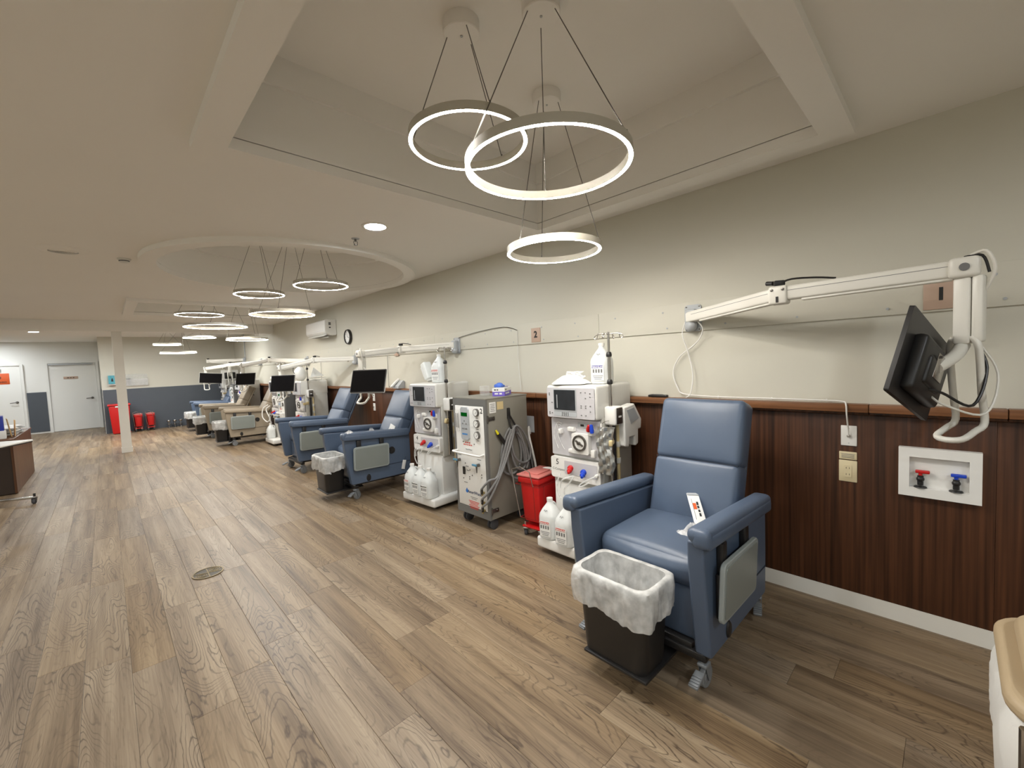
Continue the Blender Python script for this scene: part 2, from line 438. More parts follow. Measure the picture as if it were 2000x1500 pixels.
# ================================================================== ROOM SHELL
WX = 3.01                 # inner face of the long right wall
X0, Y0 = -4.0, -2.6       # left wall, wall behind the camera
YF, YD, XA = 15.8, 18.1, -0.08   # slate wall, door wall, corner between them
ZC = 2.61                 # ceiling
ZT = 3.08                 # top of the near ceiling tray
def struct(g, name, m, parent=None, smooth=False, **k):
    o = g.build(name, m, parent, smooth=smooth, **k)
    o['kind'] = 'structure'
    return o
wall_right = struct(G().box((WX+.06, (Y0+YF)/2, 1.3), (.12, YF-Y0, 2.62)), 'wall_right', M_wall)
wall_back = struct(G().box(((X0+WX)/2, Y0-.06, 1.3), (WX-X0+.24, .12, 2.62)), 'wall_back', M_wall)
wall_left = struct(G().box((X0-.06, (Y0+YD)/2, 1.3), (.12, YD-Y0, 2.62)), 'wall_left', M_wall)
wall_far = struct(G().box(((XA+WX+.12)/2, YF+.06, 1.3), (WX+.12-XA, .12, 2.62)).box((XA+.05, (YF+YD)/2+.06, 1.3), (.10, YD-YF-.12, 2.62)), 'wall_far', M_wall)
wall_door = struct(G().box(((X0+XA)/2, YD+.06, 1.3), (XA-X0+.3, .12, 2.62)), 'wall_door', M_doorw)

# --- floor: one slab below, vinyl planks laid along Y on top of it
floor = struct(G().box(((X0+WX)/2, (Y0+YD)/2, -.031), (WX-X0+.3, YD-Y0+.3, .05)), 'floor', mat('floor_joint', (0.05, 0.04, 0.03, 1), 0.8))
PW, PL, PX0 = 0.1753, 1.22, 0.170
known = {0: 2.27, 1: 2.45, 2: 2.60, 3: 1.596, 4: 1.745, 5: 2.095}
planks = []
k0 = int(math.floor((X0-PX0)/PW)); k1 = int(math.ceil((WX-PX0)/PW))
rp = random.Random(3)
for k in range(k0, k1):
    xa, xb = max(X0, PX0+k*PW), min(WX, PX0+(k+1)*PW)
    if xb-xa < .01: rp.random(); continue
    y = known.get(k, rp.random()*PL); rp.random()
    while y > Y0: y -= PL
    yend = YD if (xa+xb)/2 < XA else YF
    while y < yend:
        ya, yb = max(y, Y0), min(y+PL, yend); y += PL
        if yb-ya > .02: planks.append((xa, xb, ya, yb))
def px_of(p):
    d = Vector(p)-EYE; w = d.dot(_f)
    if w < .05: return None
    return (1000+F_PX*d.dot(_r)/w, 750-F_PX*d.dot(_u)/w)
def seen(pl):
    for a in (0, .5, 1):
        for b in (0, .25, .5, .75, 1):
            q = px_of((pl[0]+(pl[1]-pl[0])*a, pl[2]+(pl[3]-pl[2])*b, 0))
            if q and 0 <= q[0] <= 2000 and 0 <= q[1] <= 1500: return True
    return False
def plank_geo(g, w, l, M=I4):
    e, b, h = .0005, .0012, .006
    x, y = w/2-e, l/2-e
    V = [(-x, -y, -h), (x, -y, -h), (x, y, -h), (-x, y, -h), (-x, -y, -b*.5), (x, -y, -b*.5), (x, y, -b*.5), (-x, y, -b*.5),
         (-x+b, -y+b, 0), (x-b, -y+b, 0), (x-b, y-b, 0), (-x+b, y-b, 0)]
    Fc = [(0, 1, 5, 4), (1, 2, 6, 5), (2, 3, 7, 6), (3, 0, 4, 7), (4, 5, 9, 8), (5, 6, 10, 9), (6, 7, 11, 10), (7, 4, 8, 11), (8, 9, 10, 11), (3, 2, 1, 0)]
    g.add(V, Fc, M)
vis = [p for p in planks if seen(p)]
vis.sort(key=lambda p: math.hypot((p[0]+p[1])/2, (p[2]+p[3])/2))
near = set(vis[:300]); cache = {}
M_plank = plank_mat('vinyl_plank', False); M_plank2 = plank_mat('vinyl_plank_far', True)
rest = G()
for p in planks:
    w, l = round(p[1]-p[0], 4), round(p[3]-p[2], 4); cx, cy = (p[0]+p[1])/2, (p[2]+p[3])/2
    if p in near:
        if (w, l) not in cache:
            g = G(); plank_geo(g, w, l); cache[(w, l)] = g.mesh('plank', M_plank, smooth=False)
        o = bpy.data.objects.new('plank', cache[(w, l)]); COL.objects.link(o); o.location = (cx, cy, 0); o.parent = floor
    else:
        plank_geo(rest, w, l, T(cx, cy, 0))
o = rest.build('far_planks', M_plank2, floor, smooth=False); o['kind'] = 'stuff'

# --- ceiling plane with openings
TR1 = (0.495, 2.667, 0.48, 2.39)      # near tray opening x0 x1 y0 y1
TR2 = (0.42, 2.72, 8.13, 9.77)        # far tray opening
CIR = (1.61, 5.13, 1.19)              # round recess centre, opening radius
FW, FD = 0.13, 0.045                  # frame width and drop
bm = bmesh.new()
def loop(pts):
    vs_ = [bm.verts.new((x, y, ZC)) for x, y in pts]
    for i in range(len(vs_)): bm.edges.new((vs_[i], vs_[(i+1) % len(vs_)]))
rect = lambda r: [(r[0], r[2]), (r[1], r[2]), (r[1], r[3]), (r[0], r[3])]
loop([(X0-.1, Y0-.1), (WX+.1, Y0-.1), (WX+.1, YD+.1), (X0-.1, YD+.1)])
loop(rect(TR1)); loop(rect(TR2)); NC = 72
loop([(CIR[0]+CIR[2]*math.cos(2*PI*i/NC), CIR[1]+CIR[2]*math.sin(2*PI*i/NC)) for i in range(NC)])
bmesh.ops.triangle_fill(bm, use_beauty=True, use_dissolve=False, edges=bm.edges[:])
for f in bm.faces:
    if f.normal.z > 0: f.normal_flip()
me = bpy.data.meshes.new('ceiling'); bm.to_mesh(me); bm.free(); me.materials.append(M_ceil)
ceiling = bpy.data.objects.new('ceiling', me); COL.objects.link(ceiling); ceiling['kind'] = 'structure'
def tray(r, ztop, n):
    x0, x1, y0, y1 = r; zb = ZC-FD
    g = G()
    for a, b, c, d in ((x0-FW, x1+FW, y0-FW, y0), (x0-FW, x1+FW, y1, y1+FW), (x0-FW, x0, y0, y1), (x1, x1+FW, y0, y1)):
        g.box(((a+b)/2, (c+d)/2, (zb+ZC)/2+.004), (b-a, d-c, FD+.008))
    struct(g, 'trim_%d' % n, M_ceil)
    g = G(); t = .03
    h = ztop-ZC-.013; zc = (ztop+ZC+.013)/2
    g.box((x0-t/2, (y0+y1)/2, zc), (t, y1-y0+2*t, h)).box((x1+t/2, (y0+y1)/2, zc), (t, y1-y0+2*t, h))
    g.box(((x0+x1)/2, y0-t/2, zc), (x1-x0, t, h)).box(((x0+x1)/2, y1+t/2, zc), (x1-x0, t, h))
    struct(g, 'tray_side', M_ceil, ceiling)
    g = G(); s = .022; zs = ztop-.15
    g.box((x0+s/2, (y0+y1)/2, (zs+ztop)/2), (s, y1-y0, ztop-zs)).box((x1-s/2, (y0+y1)/2, (zs+ztop)/2), (s, y1-y0, ztop-zs))
    g.box(((x0+x1)/2, y0+s/2, (zs+ztop)/2), (x1-x0-2*s, s, ztop-zs)).box(((x0+x1)/2, y1-s/2, (zs+ztop)/2), (x1-x0-2*s, s, ztop-zs))
    struct(g, 'tray_upper_step', M_ceil, ceiling)
    struct(G().box(((x0+x1)/2, (y0+y1)/2, ztop+.02), (x1-x0+.2, y1-y0+.2, .04)), 'tray_top', M_ceil, ceiling)
tray(TR1, ZT, 1); tray(TR2, ZT, 2)
Mc = T(CIR[0], CIR[1], 0); R_ = CIR[2]
struct(G().lathe([(R_, ZC-FD), (R_+FW, ZC-FD), (R_+FW, ZC+.004), (R_, ZC+.004), (R_, ZC-FD)], Mc, n=72, cap=False), 'trim_3', M_ceil, smooth=True)
struct(G().lathe([(R_, ZC+.005), (R_, 2.92), (R_-.06, 2.92), (R_-.06, ZT), (0.001, ZT)], Mc, n=72, cap=False), 'round_recess', M_ceil, ceiling, smooth=True)

# --- dropped beam and column
beam = struct(G().box(((X0+WX)/2, 11.50, (2.405+ZC)/2), (WX-X0, .24, ZC-2.405)), 'trim_4', M_ceil)
col = struct(G().box((.222, 11.50, 1.2025), (.15, .15, 2.405)), 'column', M_trimw)
struct(G().box((.222, 11.50, .05), (.166, .166, .10)), 'column_base', M_trimw, col)

# --- right wall: base, walnut panels, cap, rail board
struct(G().box((WX-.008, (Y0+YF)/2, .046), (.016, YF-Y0, .092)), 'baseboard_right', M_trimw)
gp = {}
y = -2.59; pan_seams = []
while y < YF-.02:
    y2 = min(y+1.22, YF-.005)
    key = round(y2-y, 3)
    if key not in gp: gp[key] = G().rbox((0, 0, 0), (.014, key-.0008, 1.045), .0008, 1).mesh('wainscot_panel', M_panel, angle=30)
    o = bpy.data.objects.new('wainscot_panel', gp[key]); COL.objects.link(o); o.parent = wall_right; o.location = (WX-.007, (y+y2)/2, .615)
    y += 1.22
y = -2.59
cuts = [-2.59, -.18, .31, 2.75, 5.19, 7.63, 10.07, 12.51, 14.95, YF-.005]
for a, b in zip(cuts, cuts[1:]):
    o = G().rbox((WX-.034, (a+b)/2, 1.155), (.068, b-a-.0025, .044), .004, 1).build('wall_cap', M_cap, wall_right)
    o = G().rbox((WX-.024, (a+b)/2, 1.126), (.048, b-a-.0025, .016), .004, 1).build('cap_moulding', M_panel, wall_right)
rails = [(-2.59, 2.05), (2.05, 4.49), (4.49, 6.93), (6.93, 9.37), (9.37, 11.81), (11.81, 14.4)]
for a, b in rails:
    G().rbox((WX-.006, (a+b)/2, 1.752), (.013, b-a-.003, .204), .002, 1).build('rail_board', M_wall, wall_right)
scr = G().lathe([(.0001, -.004), (.007, -.003), (.006, 0), (.0001, .001)], RY(PI/2), n=10, cap=False).mesh('screw', M_lgrey)
for k in range(26):
    yy = -.57 + k*.405
    for z in (1.684, 1.80):
        ys_ = yy+(.03 if z > 1.75 else 0)
        for yc, hw_ in ((.046, .075), (2.764, .075), (5.46, .075), (1.26, .075), (4.02, .075), (6.77, .075), (9.1, .075)):      # clear of signs and arm plates
            if abs(ys_-yc) < hw_: ys_ = yc+(hw_ if ys_ >= yc else -hw_)
        o = bpy.data.objects.new('screw', scr); COL.objects.link(o); o.parent = wall_right; o.location = (WX-.0125, ys_, z)

# --- slate wainscot on the far walls
struct(G().box(((XA+WX-.02)/2+.0, YF-.006, .61), (WX-XA-.04, .012, 1.14)), 'slate_wainscot', M_grey, wall_far)
struct(G().box(((XA+WX-.02)/2, YF-.009, .05), (WX-XA-.04, .018, .10)), 'baseboard_far', M_grey)
struct(G().box((XA-.006, (YF+YD)/2, .61), (.012, YD-YF-.03, 1.14)), 'slate_return', M_grey, wall_far)
conduit = G().tube([(WX-.014, 14.35, 1.945), (WX-.014, 14.35, 2.6)], .012, 8, 1).build('conduit', M_lgrey); tag(conduit, 'thin vertical conduit running up the cream wall to the ceiling', 'conduit')

# --- doors in the far wall
def door(n, xa, xb, ztop, hx, parent=None, plate=None):
    w = xb-xa; cx = (xa+xb)/2
    g = G(); j = .055
    g.box((xa-j/2, YD-.012, ztop/2+.02), (j, .075, ztop+.04)).box((xb+j/2, YD-.012, ztop/2+.02), (j, .075, ztop+.04))
    g.box((cx, YD-.012, ztop+j/2), (w, .075, j))
    d = struct(G().rbox((cx, YD-.004, ztop/2+.004), (w-.008, .04, ztop-.012), .003, 1), 'door_%d' % n, M_doorw)
    struct(g, 'door_frame', M_doorw, d)
    h = G().cyl((hx, YD-.022, .93), (hx, YD-.034, .93), .032, n=16).cyl((hx, YD-.03, .93), (hx, YD-.075, .93), .011, n=10)
    h.tube([(hx, YD-.07, .93), (hx-.06, YD-.072, .928), (hx-.13, YD-.068, .92)], .010, 8, 3)
    h.build('door_handle', M_dsteel, d)
    return d
pa, pb = at_y(104, 842, YD), at_y(200, 834, YD)
d1 = door(1, pa.x+.02, pb.x-.02, 1.99, pb.x-.15)
G().rbox((0, 0, 0), (.30, .008, .075), .003, 1).build('door_plate', M_sign, d1, ((pa.x+pb.x)/2-.05, YD-.03, 1.56))
ink('door_plate_lettering', .17, .02, M_ink, d1, on_negy((pa.x+pb.x)/2-.05, YD-.0345, 1.56))
G().rbox(((pa.x+pb.x)/2-.03, YD-.05, 1.955), (.9, .05, .045), .006, 1).build('door_closer_rail', M_lgrey, d1)
pc = at_y(54, 840, YD)
d2 = door(2, pc.x-1.05, pc.x-.02, 1.95, pc.x-.13)
G().rbox((pc.x-.52, YD-.06, 1.86), (.30, .07, .06), .01, 1).build('door_closer', M_lgrey, d2)
struct(G().box(((pc.x+pa.x)/2, YD-.006, .61), (pa.x-pc.x-.11, .012, 1.14)), 'slate_panel', M_grey, wall_door)
# biohazard sign on the second door
bx = at_y(-6, 745, YD).x
sg = G().rbox((0, 0, 0), (.46, .006, .30), .004, 1).build('biohazard_sign', M_orange, None, (bx, YD-.0285, 1.60)); tag(sg, 'orange biohazard sign with black symbol on the white door', 'sign')
g = G()
for k in range(3):
    a = PI/2+k*2*PI/3
    g.lathe([(.036, 0), (.049, 0), (.049, .0012), (.036, .0012), (.036, 0)], on_negy(.04*math.cos(a), -.0035, .055+.04*math.sin(a)), n=18, cap=False, sweep=1.62*PI, off=a+PI-.81*PI+PI)
g.lathe([(.024, 0), (.030, 0), (.030, .0012), (.024, .0012), (.024, 0)], on_negy(0, -.0035, .055), n=20, cap=False)
g.build('biohazard_symbol', M_ink, sg, smooth=False)
text('biohazard_lettering', 'BIOHAZARD', .062, M_ink, sg, on_negy(0, -.0035, -.09), bold=.001)

# ================================================================== LIGHT FITTINGS
def pendant(c, r, ctop, label, group, ph=0.3, tilt=(0, 0)):
    """ring pendant: profile ring with glowing underside, three wires, round canopy"""
    x, y, z = c; cx, cy, cz = ctop
    root = thing('ring_pendant_light', label, 'pendant light', (cx, cy, cz), 0, group)
    Ml = T(x-cx, y-cy, z-cz)
    w, h = .018, .038
    prof = [(r-w/2+.001, .001), (r-w/2, .001), (r-w/2, h), (r+w/2, h), (r+w/2, .001), (r+w/2-.001, .001)]
    G().lathe(prof, Ml, n=64, cap=False).build('ring', mat('ring_white_metal', (.47, .44, .37, 1), .45), root)
    G().lathe([(r-w/2+.0012, .008), (r-w/2+.0012, .00055), (r, .0005), (r+w/2-.0012, .00055), (r+w/2-.0012, .008)], Ml, n=64, cap=False).build('light_diffuser', M_ring, root)
    rc = .085
    can = G().lathe([(.0001, -.062), (rc-.004, -.062), (rc, -.058), (rc, 0), (.0001, 0)], n=32, cap=False).build('canopy', M_ceil, root)
    G().lathe([(.0001, -.066), (.006, -.066), (.006, -.062)], n=10, cap=False).build('canopy_screw', M_lgrey, can)
    for k in range(3):
        a = ph+2*PI*k/3
        p0 = (rc*.8*math.cos(a), rc*.8*math.sin(a), -.06); p1 = (x-cx+r*math.cos(a), y-cy+r*math.sin(a), z-cz+h)
        G().tube([p0, p1], .0022, 6, 1).cyl(p1, (p1[0], p1[1], p1[2]+.012), .004, n=8).build('suspension_wire', M_dsteel, root)
    return root
g1 = 'pendant rings in the near ceiling tray'
pendant((2.01, 1.68, 2.139), .274, (2.02, 1.70, ZT), 'lowest small glowing ring lamp of the three in the square ceiling tray', g1, 1.0)
pendant((1.292, 1.567, 2.51), .264, (1.307, 1.60, ZT), 'highest small glowing ring lamp of the three in the square ceiling tray', g1, 0.2)
pendant((1.424, 1.206, 2.31), .343, (1.505, 1.28, ZT), 'large glowing ring lamp of the three in the square ceiling tray', g1, 0.75)
g2 = 'pendant rings in the round ceiling recess'
pendant((1.483, 6.09, 2.465), .272, (1.42, 5.78, ZT), 'small glowing ring lamp hung at the back of the round ceiling recess', g2, 0.9)
pendant((1.823, 4.93, 2.425), .274, (1.80, 4.95, ZT), 'highest small glowing ring lamp hung from the round ceiling recess', g2, 0.4)
pendant((1.654, 5.80, 2.19), .355, (1.70, 5.55, ZT), 'large low glowing ring lamp hung from the round ceiling recess', g2, 0.12)
g3 = 'pendant rings in the far ceiling tray'
pendant((1.24, 8.9, 2.50), .335, (1.24, 8.9, ZT), 'highest glowing ring lamp in the rectangular tray before the beam', g3, 0.5)
pendant((1.41, 8.6, 2.277), .44, (1.55, 8.75, ZT), 'largest glowing ring lamp in the rectangular tray before the beam', g3, 0.2)
pendant((1.98, 9.2, 2.10), .33, (2.0, 9.2, ZT), 'lowest glowing ring lamp in the rectangular tray before the beam', g3, 0.7)
g4 = 'pendant rings beyond the ceiling beam'
pendant((1.78, 13.1, 2.405), .33, (1.78, 13.1, ZC), 'highest glowing ring lamp hung beyond the ceiling beam', g4, 0.5)
pendant((1.17, 13.5, 2.253), .265, (1.17, 13.5, ZC), 'smallest glowing ring lamp hung beyond the ceiling beam', g4, 0.2)
pendant((1.33, 13.0, 2.028), .344, (1.40, 13.0, ZC), 'lowest glowing ring lamp hung beyond the ceiling beam', g4, 0.7)

def downlight(x, y, label, group='recessed ceiling downlights', r=.078):
    root = thing('downlight', label, 'downlight', (x, y, ZC), 0, group)
    G().lathe([(r, -.002), (r+.004, -.007), (r+.026, -.005), (r+.030, .001), (r, .001), (r, -.002)], n=32, cap=False).build('trim_ring', M_trimw, root)
    G().lathe([(.0001, -.004), (r, -.003), (r, .001)], n=32, cap=False).build('lens', M_down, root)
downlight(1.63, 3.19, 'round cool white downlight between the square tray and the round recess')
downlight(1.61, 7.31, 'round cool white downlight between the round recess and the far tray')
downlight(-1.08, 14.3, 'round cool white downlight in front of the two white doors')
for (x, y, lab) in ((-2.2, 0.4, 'close to the wall opposite the far doors'), (-2.2, 3.2, 'level with the grey water cabinet'), (-2.2, 6.4, 'level with the recliner below the clock'), (-2.2, 9.4, 'above the reception desk'), (-2.2, 17.2, 'added as fill in front of the door with the biohazard sign'), (-2.0, 15.4, 'added as fill between the slate corner and the biohazard door'), (.3, 12.7, 'added as hidden fill just beyond the beam next to the column'), (1.9, 12.5, 'added as hidden fill just beyond the beam above the farther taupe recliner'), (.55, 13.6, 'added as hidden fill between the last ring lamps and the slate wall'), (-.7, 13.0, 'added as hidden fill beyond the beam on the door side of the column'), (-2.2, -1.6, 'added as fill in the corner of the rear and left walls'), (-3.3, 1.8, 'added as fill along the left wall level with the near tray'), (-3.3, 4.8, 'added as fill along the left wall level with the round recess'), (-.9, -1.3, 'added as fill behind the square tray towards the rear wall'), (1.2, -1.5, 'added as fill near the two beige hampers'), (-2.9, 13.2, 'between the reception desk and the doors')):  # unseen; those at the doors, past the beam, left wall and rear added for fill
    downlight(x, y, 'cool white downlight ' + lab)

# sprinkler, vent, smoke detector on the ceiling
sp = thing('sprinkler_head', 'small metal fire sprinkler head on the ceiling by the downlight', 'sprinkler', (1.643, 3.59, ZC))
G().lathe([(.0001, -.006), (.03, -.006), (.034, 0)], n=20, cap=False).build('escutcheon', M_lgrey, sp)
G().cyl((0, 0, -.005), (0, 0, -.026), .009, n=10).tube([(-.014, 0, -.022), (-.016, 0, -.04), (0, 0, -.055), (.016, 0, -.04), (.014, 0, -.022)], .0028, 6, 4).build('yoke', M_dsteel, sp)
G().cyl((0, 0, -.053), (0, 0, -.056), .017, n=14).build('deflector', M_dsteel, sp)
vt = thing('ceiling_vent', 'round ceiling air vent with concentric rings', 'vent', (-.18, 5.28, ZC))
G().lathe([(.105, -.012), (.150, -.010), (.168, -.001), (.168, .001), (.105, .001), (.105, -.012)], n=40, cap=False).build('flange', M_ceil, vt)
for k in range(4):
    rr = .022+.024*k
    G().lathe([(rr, -.016), (rr+.016, -.010), (rr+.016, -.007), (rr, -.013), (rr, -.016)], n=32, cap=False).build('louvre_ring', M_ceil, vt)
sd = thing('smoke_detector', 'small white round smoke detector on the ceiling', 'smoke detector', (.207, 5.40, ZC))
G().lathe([(.0001, -.036), (.028, -.036), (.036, -.030), (.040, -.012), (.050, -.010), (.052, 0)], n=28, cap=False).build('housing', M_offw, sd)
G().lathe([(.0385, -.026), (.0395, -.018)], n=28, cap=False).build('sensor_slot', M_rubber, sd)

# ================================================================== RECLINER CHAIRS
# local axes: the chair faces -X, z up, origin on the floor under its middle
def caster(root, x, y, r=.05, ang=0.0, pedal=True, name='caster', metal=None):
    metal = metal or M_cast
    M = T(x, y, 0) @ RZ(ang)
    g = G()
    g.cyl((0, 0, r*2+.015), (0, 0, r*2+.07), .012, n=10, M=M)
    g.rbox((.008, 0, r*2+.012), (.05, .046, .02), .008, 2, M)
    for s in (-1, 1):
        g.prism([(-.012, r*2+.018), (.034, r*2+.018), (.040, r+.006), (.034, r-.014), (.016, r-.012), (.004, r+.02)], s*.019-.002, s*.019+.002, M @ RX(PI/2))
    if pedal:
        g.rbox((-.040, 0, r*2-.004), (.085, .044, .016), .006, 2, M @ T(0, 0, 0) @ RY(-.32))
        for k in range(4): g.rbox((-.074+k*.014, 0, r*2+.006), (.006, .040, .006), .002, 1, M @ RY(-.32))
    o = g.build(name, metal, root)
    G().lathe([(.0001, -.013), (r*.55, -.013), (r*.62, -.010), (r*.92, -.012), (r, -.008), (r, .008), (r*.92, .012), (r*.62, .010), (r*.55, .013), (.0001, .013)], M @ T(.024, 0, r) @ RX(PI/2), n=24, cap=False).build('wheel', M_rubber if metal is not M_cast else mat('caster_wheel', (.20, .21, .22, 1), .5), o)
    return o

def recliner(cx, cy, yaw, vinyl, label, lean=23, wheel_ang=(.3, -.2, .1, .4), platform=True):
    root = thing('treatment_recliner', label, 'recliner chair', (cx, cy, 0), yaw, 'treatment recliners along the wall')
    root.scale = (1, .965, 1)
    # side panels with their upholstered inner face, arm pads on top
    for s in (-1, 1):
        M = RX(PI/2)
        y0, y1 = (.288, .36)
        prof = [(-.425, .715), (-.420, .60), (-.395, .42), (-.365, .20), (-.355, .185), (.355, .185), (.365, .20), (.375, .40), (.375, .665)]
        g = G()
        a, b = (y0, y1) if s > 0 else (-y1, -y0)
        # prism in xz: local (x, z) with thickness along -y
        g.prism([(x, z) for x, z in prof], -b, -a, M)
        p = g.build('side_panel', vinyl, root, angle=20)
        bv = p.modifiers.new('bevel', 'BEVEL'); bv.width = .012; bv.segments = 3; bv.limit_method = 'ANGLE'
        # lower seam and round reclining knob on the outside
        yo = s*.3615
        G().box((.06, yo, .335), (.60, .003, .006)).build('side_seam', M_stitch if vinyl is M_blue else mat('taupe_seam', srgb(92, 84, 72), .6), p)
        G().cyl((.13, yo-.001*s, .50), (.13, yo+.010*s, .50), .042, .038, n=24).cyl((.13, yo+.008*s, .50), (.13, yo+.016*s, .50), .018, n=16).build('recline_knob', M_black, root)
        G().lathe([(.0001, .008), (.028, .007), (.034, .0)], T(-.17, yo, .235) @ RX(-s*PI/2) @ Matrix.Diagonal((.8, 1.2, 1, 1)), n=20, cap=False).build('release_cap', M_black, root)
        # arm pad: long padded roll sloping back, scroll over the outer and front edge
        sl = math.atan2(.052, .82)
        g = G().rbox((-.035, s*.344, .722), (.835, .098, .064), .029, 3, T(-.035, 0, .722) @ RY(sl) @ T(.035, 0, -.722), puff=(0, 0, .004), sub=4)
        g.rbox((-.425, s*.358, .712), (.06, .078, .084), .028, 3, T(-.035, 0, .722) @ RY(sl) @ T(.035, 0, -.722))
        g.rbox((-.04, s*.380, .700), (.80, .036, .062), .017, 2, T(-.035, 0, .722) @ RY(sl) @ T(.035, 0, -.722), sub=3)
        g.build('armrest', vinyl, root)
        # fold-up side tray in a lighter moulded frame, hung on two black brackets
        Mt = T(-.135, s*.40, .475) @ RY(.02) @ RX(s*-.04)
        t = G().prism(rrect(.42, .265, .03, 4), -.011, .011, Mt @ RX(PI/2)).build('side_tray', M_trayrim, root)
        t.modifiers.new('bevel', 'BEVEL').width = .004
        G().prism(rrect(.385, .23, .02, 4), -.0025, .0025, Mt @ T(0, s*.0125, 0) @ RX(PI/2)).build('tray_surface', M_tray, t)
        g = G()
        for x in (-.27, .0):
            g.rbox((x, s*.376, .60), (.05, .03, .16), .006, 1)
        g.rbox((-.135, s*.374, .45), (.36, .022, .20), .008, 1)
        g.build('tray_bracket', M_black, root)
    # seat cushion
    G().rbox((-.020, 0, .485), (.53, .568, .155), .055, 4, puff=(.03, 0, .022), sub=6).build('seat', vinyl, root)
    # folded leg rest panel hanging below the seat front
    G().rbox((-.258, 0, .305), (.045, .53, .245), .018, 3, puff=(.010, 0, 0), sub=4).build('leg_rest', vinyl, root)
    # back: lower and head cushion with a deep seam between them, on a shell
    Mb = T(.185, 0, .52) @ RY(math.radians(lean))
    for i, (z0, z1, ins) in enumerate(((0.0, .375, 0), (.371, .735, 0))):
        G().rbox((.075, 0, (z0+z1)/2), (.15, .505, z1-z0+.012), .034, 4, Mb, puff=(.016, .004, 0), sub=6).build('backrest_cushion' if i == 0 else 'head_cushion', vinyl, root)
    G().box((.012, 0, .371), (.014, .49, .004), Mb).build('back_seam', M_stitch if vinyl is M_blue else MATS['taupe_seam'], root)
    G().rbox((.155, 0, .36), (.035, .49, .74), .015, 2, Mb, sub=2).build('back_shell', vinyl, root)
    G().tube([Mb @ Vector((.17, -.19, .55)), Mb @ Vector((.205, -.17, .56)), Mb @ Vector((.205, .17, .56)), Mb @ Vector((.17, .19, .55))], .011, 8, 3).build('push_handle', M_black, root)
    # under-frame
    g = G().rbox((.02, 0, .165), (.66, .50, .04), .008, 1)
    for x in (-.30, .40): g.rbox((x, 0, .145), (.05, .64, .035), .008, 1)
    g.rbox((-.05, 0, .27), (.30, .48, .18), .01, 1)
    g.build('under_frame', M_black, root)
    if platform:
        G().rbox((-.37, 0, .102), (.42, .34, .014), .005, 1).rbox((-.19, .15, .14), (.04, .02, .07), .004, 1).rbox((-.19, -.15, .14), (.04, .02, .07), .004, 1).build('foot_platform', M_black, root)
    for (x, y), a in zip(((-.31, -.30), (-.31, .30), (.42, -.30), (.42, .30)), wheel_ang):
        caster(root, x, y, .05, a)
    return root
c1 = recliner(2.14, 1.042, -.012, M_blue, 'blue vinyl treatment recliner with a clear syringe packet on its seat', 17.5, (.0, -.15, .3, .2))
c2 = recliner(2.27, 4.96, -.02, M_blue, 'blue vinyl treatment recliner with crumpled plastic packets and a white side tag', 26, (.5, .2, .3, .2))
c3 = recliner(2.27, 6.785, 0.0, M_blue, 'blue vinyl treatment recliner below the wall clock, with no bin before it', 26, (.4, .2, .3, .2), False)
c4 = recliner(2.13, 10.45, -.05, M_beigev, 'taupe vinyl treatment recliner next to the white machine with a coiled hose', 27, (.3, .2, .3, .2))
c5 = recliner(2.02, 12.2, -.03, M_beigev, 'taupe vinyl treatment recliner farther along, between taupe and blue recliners', 27, (.6, .2, .3, .2))
c6 = recliner(2.06, 14.02, 0.0, M_blue, 'blue vinyl treatment recliner closest to the slate grey wall', 26, (.4, .2, .3, .2))
# white care tag hanging on the side of the second recliner
G().rbox((.27, -.372, .30), (.045, .004, .11), .002, 1, T(.27, 0, .30) @ RY(.25) @ T(-.27, 0, -.30)).build('care_tag', M_label, c2)
G().tube([(.30, -.366, .39), (.29, -.372, .37), (.282, -.373, .352)], .0012, 5, 3).build('tag_string', M_ink, c2)

